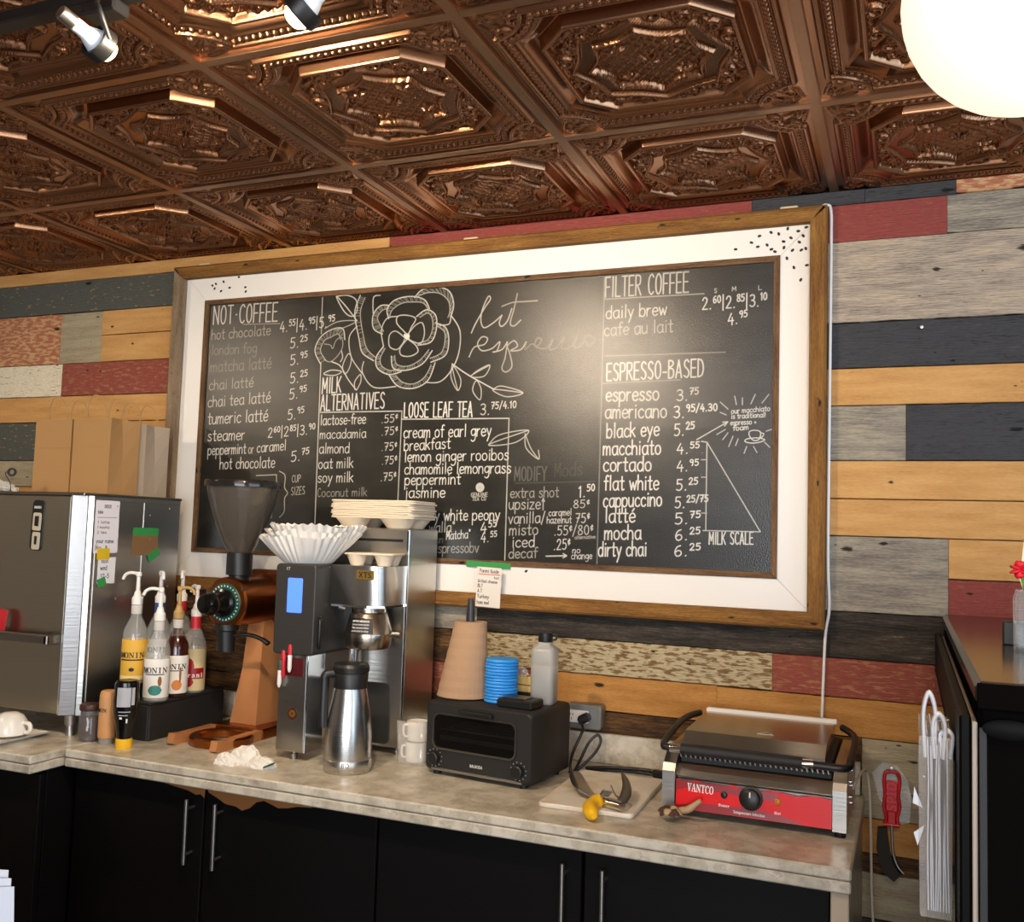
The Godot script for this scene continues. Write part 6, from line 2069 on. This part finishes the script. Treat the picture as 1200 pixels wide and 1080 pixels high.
# ---------------------------------------------------------------- lamps
func track_head(parent_label: String, at: Vector3, aim: Vector3, e: float, glowing: float, cone := 62.0):
	var h := thing("track_light", parent_label, "track light", at)
	h.transform.basis = Basis.looking_at(aim.normalized(), Vector3.UP)
	# bulb points along -z
	var lay := Basis(Vector3.RIGHT, -PI / 2)
	var st := S()
	lathe(st, Transform3D(lay, V(0, 0, 0.045)), P2([0, 0, 0.012, 0, 0.0125, 0.022, 0.016, 0.03, 0.0245, 0.05, 0.0255, 0.062, 0.0, 0.062]), 26)
	add(h, "bulb_body", st, M.bulb_shell, "white bulb body")
	st = S()
	lathe(st, Transform3D(lay, V(0, 0, -0.0175)), P2([0.0, 0.0, 0.022, 0.0, 0.0215, 0.008, 0.016, 0.016, 0.008, 0.02, 0, 0.021]), 24)
	add(h, "lamp_face", st, glow(Color(1.0, 0.86, 0.66), glowing))
	st = S()
	lathe(st, Transform3D(lay, V(0, 0, 0.005)), P2([0.0262, 0, 0.031, 0, 0.032, 0.003, 0.032, 0.024, 0.029, 0.027, 0.0262, 0.027, 0.0262, 0]), 28)
	add(h, "gimbal_ring", st, M.black)
	st = S()
	lathe(st, Transform3D(lay, V(0, 0, 0.072)), P2([0, 0, 0.011, 0, 0.013, 0.004, 0.013, 0.026, 0, 0.0265]), 16)
	add(h, "socket", st, M.alu)
	var up: Vector3 = h.transform.basis.inverse() * (V(0, 2.49, 0) + V(at.x, 0, at.z + 0.0) - at)
	st = S()
	tube(st, smooth3([V(0.03, 0, -0.005), V(0.036, 0.03, 0.03), up * 0.7 + V(0.01, 0, 0.01), up], 5), 0.0045, 8)
	add(h, "arm", st, M.black)
	var l := SpotLight3D.new()
	l.name = "beam"
	l.position = V(0, 0, -0.026)
	l.light_energy = e
	l.light_color = Color(1.0, 0.91, 0.79)
	l.spot_angle = cone
	l.spot_angle_attenuation = 1.0
	l.spot_range = 12.0
	l.spot_attenuation = 2.0
	l.light_size = 0.03
	l.shadow_enabled = true
	h.add_child(l)

func lamps():
	var t := thing("light_track", "black lighting track under the copper ceiling", "light track", V(-1.9, 2.5, 1.54))
	add(t, "rail", bx(-1.6, 1.4, -0.006, 0.018, -0.018, 0.018, 0.003), M.black)
	for x in [-1.2, 0.2, 1.0]:
		add(t, "hanger", bx(x - 0.008, x + 0.008, 0.0185, 0.055, -0.008, 0.008, 0.001), M.black)
	add(t, "adapter", bx(0.53, 0.61, -0.03, -0.0065, -0.02, 0.02, 0.004), M.black)
	add(t, "adapter", bx(0.97, 1.05, -0.03, -0.0065, -0.02, 0.02, 0.004), M.black)
	track_head("white bulb in a black ring on the track, aimed away at the menu board", V(-1.31, 2.405, 1.575), V(0.1, -0.2, -0.75), 2.7, 6.0)
	track_head("lit track spot beside the big pressed ceiling tile, glaring towards the counter", V(-0.905, 2.415, 1.53), V(-0.62, -0.5, 0.05), 3.0, 25.0, 80.0)
	track_head("track spot at the far end of the rail over the dishwasher", V(-3.3, 2.405, 1.575), V(0.25, -0.5, -0.7), 1.2, 6.0)
	# globe pendant close to the camera
	var g := thing("globe_pendant", "large glowing white glass globe pendant hanging from the ceiling", "pendant lamp", V(0.115, 2.153, 1.692))
	var st := S()
	var pr := []
	for k in 19:
		var an := -PI / 2 + PI * k / 18
		pr.append(Vector2(maxf(cos(an), 0.0) * 0.124, sin(an) * 0.124))
	lathe(st, T(0, 0, 0), pr, 40)
	add(g, "globe", st, glow(Color(1.0, 0.95, 0.86), 1.08))
	st = S()
	lathe(st, T(0, 0.12, 0), P2([0, 0, 0.035, 0, 0.035, 0.03, 0.02, 0.04, 0.004, 0.042, 0.004, 0.27, 0.05, 0.272, 0.05, 0.28, 0, 0.28]), 20)
	add(g, "stem", st, M.black)
	var l := OmniLight3D.new()
	l.name = "globe_light"
	l.light_energy = 0.7
	l.light_color = Color(1.0, 0.92, 0.82)
	l.omni_range = 12.0
	l.omni_attenuation = 2.0
	l.light_size = 0.12
	l.shadow_enabled = true
	g.add_child(l)
# ---------------------------------------------------------------- right end: cooler, bag holder, brush, cables
func right_side():
	var f := thing("bar_cooler", "tall black bar cooler standing sideways at the right of the counter", "cooler", V(0.084, 0, 0.0))
	add(f, "cabinet", bx(0.0, 0.6, 0.03, 1.367, 0.04, 1.36, 0.006), M.cooler_side)
	add(f, "top", bx(-0.004, 0.605, 1.368, 1.40, 0.035, 1.372, 0.008), M.cooler_top, "brown black laminate top")
	add(f, "added_edge_cover", bx(-0.002, 0.605, 1.366, 1.3985, 1.3725, 1.3775, 0.001), M.cooler_side)  # added matte strip, keeps the window's reflection off the glossy top's edge
	var dr := add(f, "door", bx(-0.022, -0.0075, 0.1, 1.352, 0.06, 1.35, 0.003), M.cooler_door, "glass door in a black frame")
	add(dr, "pane", bx(-0.0245, -0.0222, 0.2, 1.27, 0.14, 1.26, 0.0005), M.cooler_glass)
	add(dr, "gasket", bx(-0.007, -0.0005, 0.1, 1.345, 0.07, 1.355, 0.001), M.gasket, "pale door gasket")
	add(f, "kick_plate", bx(0.02, 0.58, 0.0, 0.0295, 0.08, 1.3, 0.001), M.black_soft)
	add(f, "corner_strip", bx(0.0005, 0.01, 0.05, 1.34, 1.3605, 1.364, 0.001), M.black_soft)
	var st := S()
	lathe(st, T(0.035, 1.34, 1.3605, 0, PI / 2), P2([0, 0, 0.022, 0, 0.022, 0.006, 0.016, 0.008, 0, 0.008]), 24, false, Vector2(1.4, 0.6))
	add(f, "hinge_cap", st, M.cooler_door)
	for y in [0.98, 0.9, 0.72]:
		st = S()
		lathe(st, T(0.012, y, 1.3602, 0, PI / 2), P2([0, 0, 0.0025, 0, 0.002, 0.0012, 0, 0.0015]), 8)
		add(f, "screw", st, M.alu)
	# things on the cooler
	var y := 1.4002
	var v := thing("flower_vase", "small clear glass with red flower and green leaf on the black cooler", "vase", V(0.192, y, 0.90))
	st = S()
	lathe(st, T(0, 0, 0), P2([0, 0, 0.024, 0, 0.025, 0.003, 0.026, 0.09, 0.022, 0.098, 0.022, 0.103, 0.019, 0.103, 0.019, 0.097, 0.022, 0.09, 0.022, 0.006, 0, 0.005]), 26)
	add(v, "glass", st, M.glass)
	st = S()
	tube(st, smooth3([V(0.004, 0.01, 0), V(-0.004, 0.08, 0), V(-0.012, 0.125, 0.005)], 5), 0.0022, 6)
	add(v, "stem", st, M.leaf)
	for k in 9:
		st = S()
		var an := TAU * k / 9.0
		var c := V(-0.014, 0.138, 0.008)
		tube(st, smooth3([c, c + V(cos(an) * 0.010, sin(an) * 0.009, 0.006), c + V(cos(an) * 0.017, sin(an) * 0.014, 0.002)], 3), [0.003, 0.004, 0.006, 0.007, 0.007, 0.006, 0.003], 7, 0.4)
		add(v, "petal", st, M.petal)
	for q in [[0.012, 0.118, 0.012, 0.4], [0.03, 0.15, -0.01, 1.2]]:
		st = S()
		lathe(st, Transform3D(Basis.from_euler(V(1.2, 0, q[3])), V(q[0], q[1], q[2])), P2([0, 0, 0.02, 0.001, 0.021, 0.002, 0, 0.0035]), 18, false, Vector2(1.2, 0.85))
		add(v, "leaf", st, M.leaf)
	var cd := thing("menu_card", "cream folded card standing behind the vase on the cooler", "card", V(0.214, y, 0.82))
	st = S()
	prism(st, T(0, 0, 0), P2([-0.02, 0, 0.055, 0, 0.055, 0.19, 0.012, 0.195, -0.022, 0.19, -0.03, 0.12, -0.018, 0.08]), 0.0, 0.002)
	add(cd, "card", st, M.cream_card)
	var bk := thing("black_block", "small black block beside the vase on the cooler", "block", V(0.178, y, 0.80))
	st = S()
	box(st, T(0, 0.021, 0), V(0.04, 0.042, 0.03), 0.002)
	add(bk, "body", st, M.charcoal)
	bag_holder()
	brush()
	pouch()
	cables()
	front_papers()

func bag_holder():
	# white carrier bags in a clear sleeve on the cooler door
	var h := thing("bag_sleeve", "clear plastic sleeve of white carrier bags hung on the cooler door", "bag holder", V(0.0355, 1.05, 1.20))
	h.scale = V(0.7, 0.96, 1.0)
	var st := S()
	var rr := []
	for q in [[0.0, 0.056], [0.006, 0.06], [0.24, 0.064], [0.262, 0.062]]:
		rr.append([V(-q[1] / 2, q[0], 0.05), V(q[1] / 2, q[0], 0.05), V(q[1] / 2, q[0], -0.14), V(-q[1] / 2, q[0], -0.14)])
	loft(st, rr, false, -1)
	face(st, rr[0], V(0, -1, 0))
	add(h, "sleeve", st, M.film)
	for k in 9:
		st = S()
		var x := -0.014 + k * 0.0047
		var lean := 0.004 * sin(k * 2.3)
		var hh := 0.255 + 0.012 * sin(k * 1.9)
		var r := []
		for q in [0.008, 0.1, 0.2, hh]:
			var o: float = lean * q / hh + 0.0012 * sin(q * 40.0 + k)
			r.append([V(x + o - 0.0012, q, 0.044), V(x + o + 0.0012, q, 0.044), V(x + o + 0.0012, q, -0.13), V(x + o - 0.0012, q, -0.13)])
		loft(st, r, true, -1)
		add(h, "folded_bag", st, M.bag_white)
	for q in [[-0.012, 0.075, 0.04], [0.006, 0.045, 0.043], [0.02, 0.02, 0.036]]:
		st = S()
		var z: float = q[2]
		var yb := 0.25
		tube(st, smooth3([V(q[0] - 0.008, yb - 0.02, z), V(q[0] - 0.011, yb + q[1] * 0.6, z), V(q[0], yb + q[1], z), V(q[0] + 0.012, yb + q[1] * 0.6, z), V(q[0] + 0.008, yb - 0.02, z)], 6), 0.0075, 8, 0.6)
		add(h, "bag_loop", st, M.bag_white, "white carrier bag handle loop")
	for q in [[-0.036, 0.165, 0.5], [-0.034, 0.115, -0.4]]:
		st = S()
		prism(st, T(q[0], q[1], 0.046, 0, 0, q[2]), P2([0.006, -0.014, -0.008, 0.0, 0.006, 0.02]), 0.0, 0.001)
		add(h, "torn_corner", st, M.bag_white)
	st = S()
	tube(st, [V(-0.002, 0.262, -0.03), V(-0.002, 0.27, -0.03), V(0.0295, 0.275, -0.03)], 0.002, 6)
	add(h, "hook", st, M.alu)

func brush():
	var b := thing("grill_brush", "red handled curved wire brush hanging on a nail in the plank wall", "brush", V(-0.041, 0.985, 0.024))
	var st := S()
	# ladder-like moulded handle: two rails, rungs and letters
	var W := 0.038
	for s in [-1, 1]:
		tube(st, smooth3([V(0.0, 0.0, 0.008), V(s * 0.014, -0.004, 0.008), V(s * W * 0.5, -0.026, 0.008), V(s * W * 0.42, -0.06, 0.008), V(s * W * 0.5, -0.09, 0.008), V(s * W * 0.34, -0.118, 0.008), V(s * W * 0.45, -0.135, 0.008)], 5), 0.0045, 8)
	tube(st, [V(-W * 0.48, -0.136, 0.008), V(W * 0.48, -0.136, 0.008)], 0.0055, 8)
	box(st, T(0, -0.117, 0.007), V(W * 0.55, 0.035, 0.008), 0.003)
	box(st, T(0, -0.07, 0.0055), V(W * 0.72, 0.09, 0.004), 0.001)
	add(b, "handle", st, M.red_handle)
	letters(b, "lettering", "SPID", T(0.0, -0.063, 0.0115, 0, 0, PI / 2), 0.026, M.red_bright, false, true, 0.072)
	st = S()
	tube(st, smooth3([V(0.0, -0.135, 0.008), V(0.001, -0.17, 0.009), V(0.004, -0.205, 0.01), V(0.014, -0.235, 0.012), V(0.03, -0.252, 0.013)], 6), 0.0065, 8, 0.5)
	add(b, "blade", st, M.alu)
	st = S()
	var pl := []
	for q in [[-0.034, -0.146], [-0.012, -0.143], [-0.008, -0.17], [-0.004, -0.205], [0.006, -0.236], [0.022, -0.256], [0.006, -0.275], [-0.012, -0.262], [-0.028, -0.235], [-0.036, -0.195]]:
		pl.append(Vector2(q[0], q[1]))
	prism(st, T(0, 0, 0), pl, -0.001, 0.022)
	add(b, "bristles", st, M.bristle, "dense dark wire bristles")

func pouch():
	# clear hanging pouch behind the brush
	var p := thing("clear_pouch", "clear plastic pouch hanging flat on the wall behind the red brush", "pouch", V(-0.041, 0.99, 0.0215))
	var st := S()
	var o := []
	for q in [[1022, 905], [1034, 893], [1052, 897], [1064, 915], [1068, 935], [1066, 964], [1052, 966], [1036, 950], [1028, 928]]:
		var w := on_z(q[0], q[1], 0.022)
		o.append(Vector2(w.x + 0.041, w.y - 0.99))
	prism(st, T(0, 0, 0), o, 0.0, 0.0012)
	add(p, "film", st, M.film)

func cables():
	var c := thing("white_cable", "thin white cable running down beside the menu board behind the panini press", "cable")
	var st := S()
	tube(st, smooth3([V(-0.224, 2.512, 0.035), V(-0.212, 2.513, 0.035), V(-0.2015, 2.498, 0.035), V(-0.200, 2.40, 0.033), V(-0.2015, 2.0, 0.032), V(-0.203, 1.55, 0.032), V(-0.199, 1.40, 0.031), V(-0.208, 1.33, 0.029), V(-0.213, 1.2, 0.027), V(-0.217, 1.05, 0.027), V(-0.218, 0.93, 0.046)], 6), 0.0042, 8)
	add(c, "lead", st, M.cable_white)
	var g := thing("grey_cable", "pale grey cable looping from the panini press down past the counter end", "cable")
	st = S()
	tube(st, smooth3([V(-0.124, 0.985, 0.27), V(-0.116, 1.0, 0.23), V(-0.104, 1.008, 0.16), V(-0.096, 0.99, 0.13), V(-0.091, 0.93, 0.12), V(-0.088, 0.82, 0.12), V(-0.086, 0.7, 0.12), V(-0.08, 0.55, 0.12), V(-0.08, 0.3, 0.12), V(-0.08, 0.0, 0.12)], 6), 0.0033, 8)
	add(g, "lead", st, M.cable_grey)

func front_papers():
	# customer side bar and the sheaf of papers whose corner shows at the lower left
	var b := thing("service_bar", "dark service bar on the customer side", "bar", V(-2.05, 0, 1.95))
	add(b, "top", bx(-0.75, 0.78, 0.88, 0.915, -0.32, 0.35, 0.003), M.black_panel)
	add(b, "front", bx(-0.73, 0.76, 0.0, 0.8795, -0.28, 0.3, 0.002), M.black_panel)
	var p := thing("paper_sheaf", "sheaf of white papers standing at the end of the service bar", "papers", V(-1.292, 0.9155, 1.655), 0.35)
	for k in 3:
		var st := S()
		box(st, T(-0.01 * k - 0.05, 0.042 + 0.006 * k, -0.006 * k, 0, 0, 0.06 - 0.03 * k), V(0.13, 0.084 + 0.012 * k, 0.0012), 0.0)
		add(p, "sheet", st, M.bag_white)
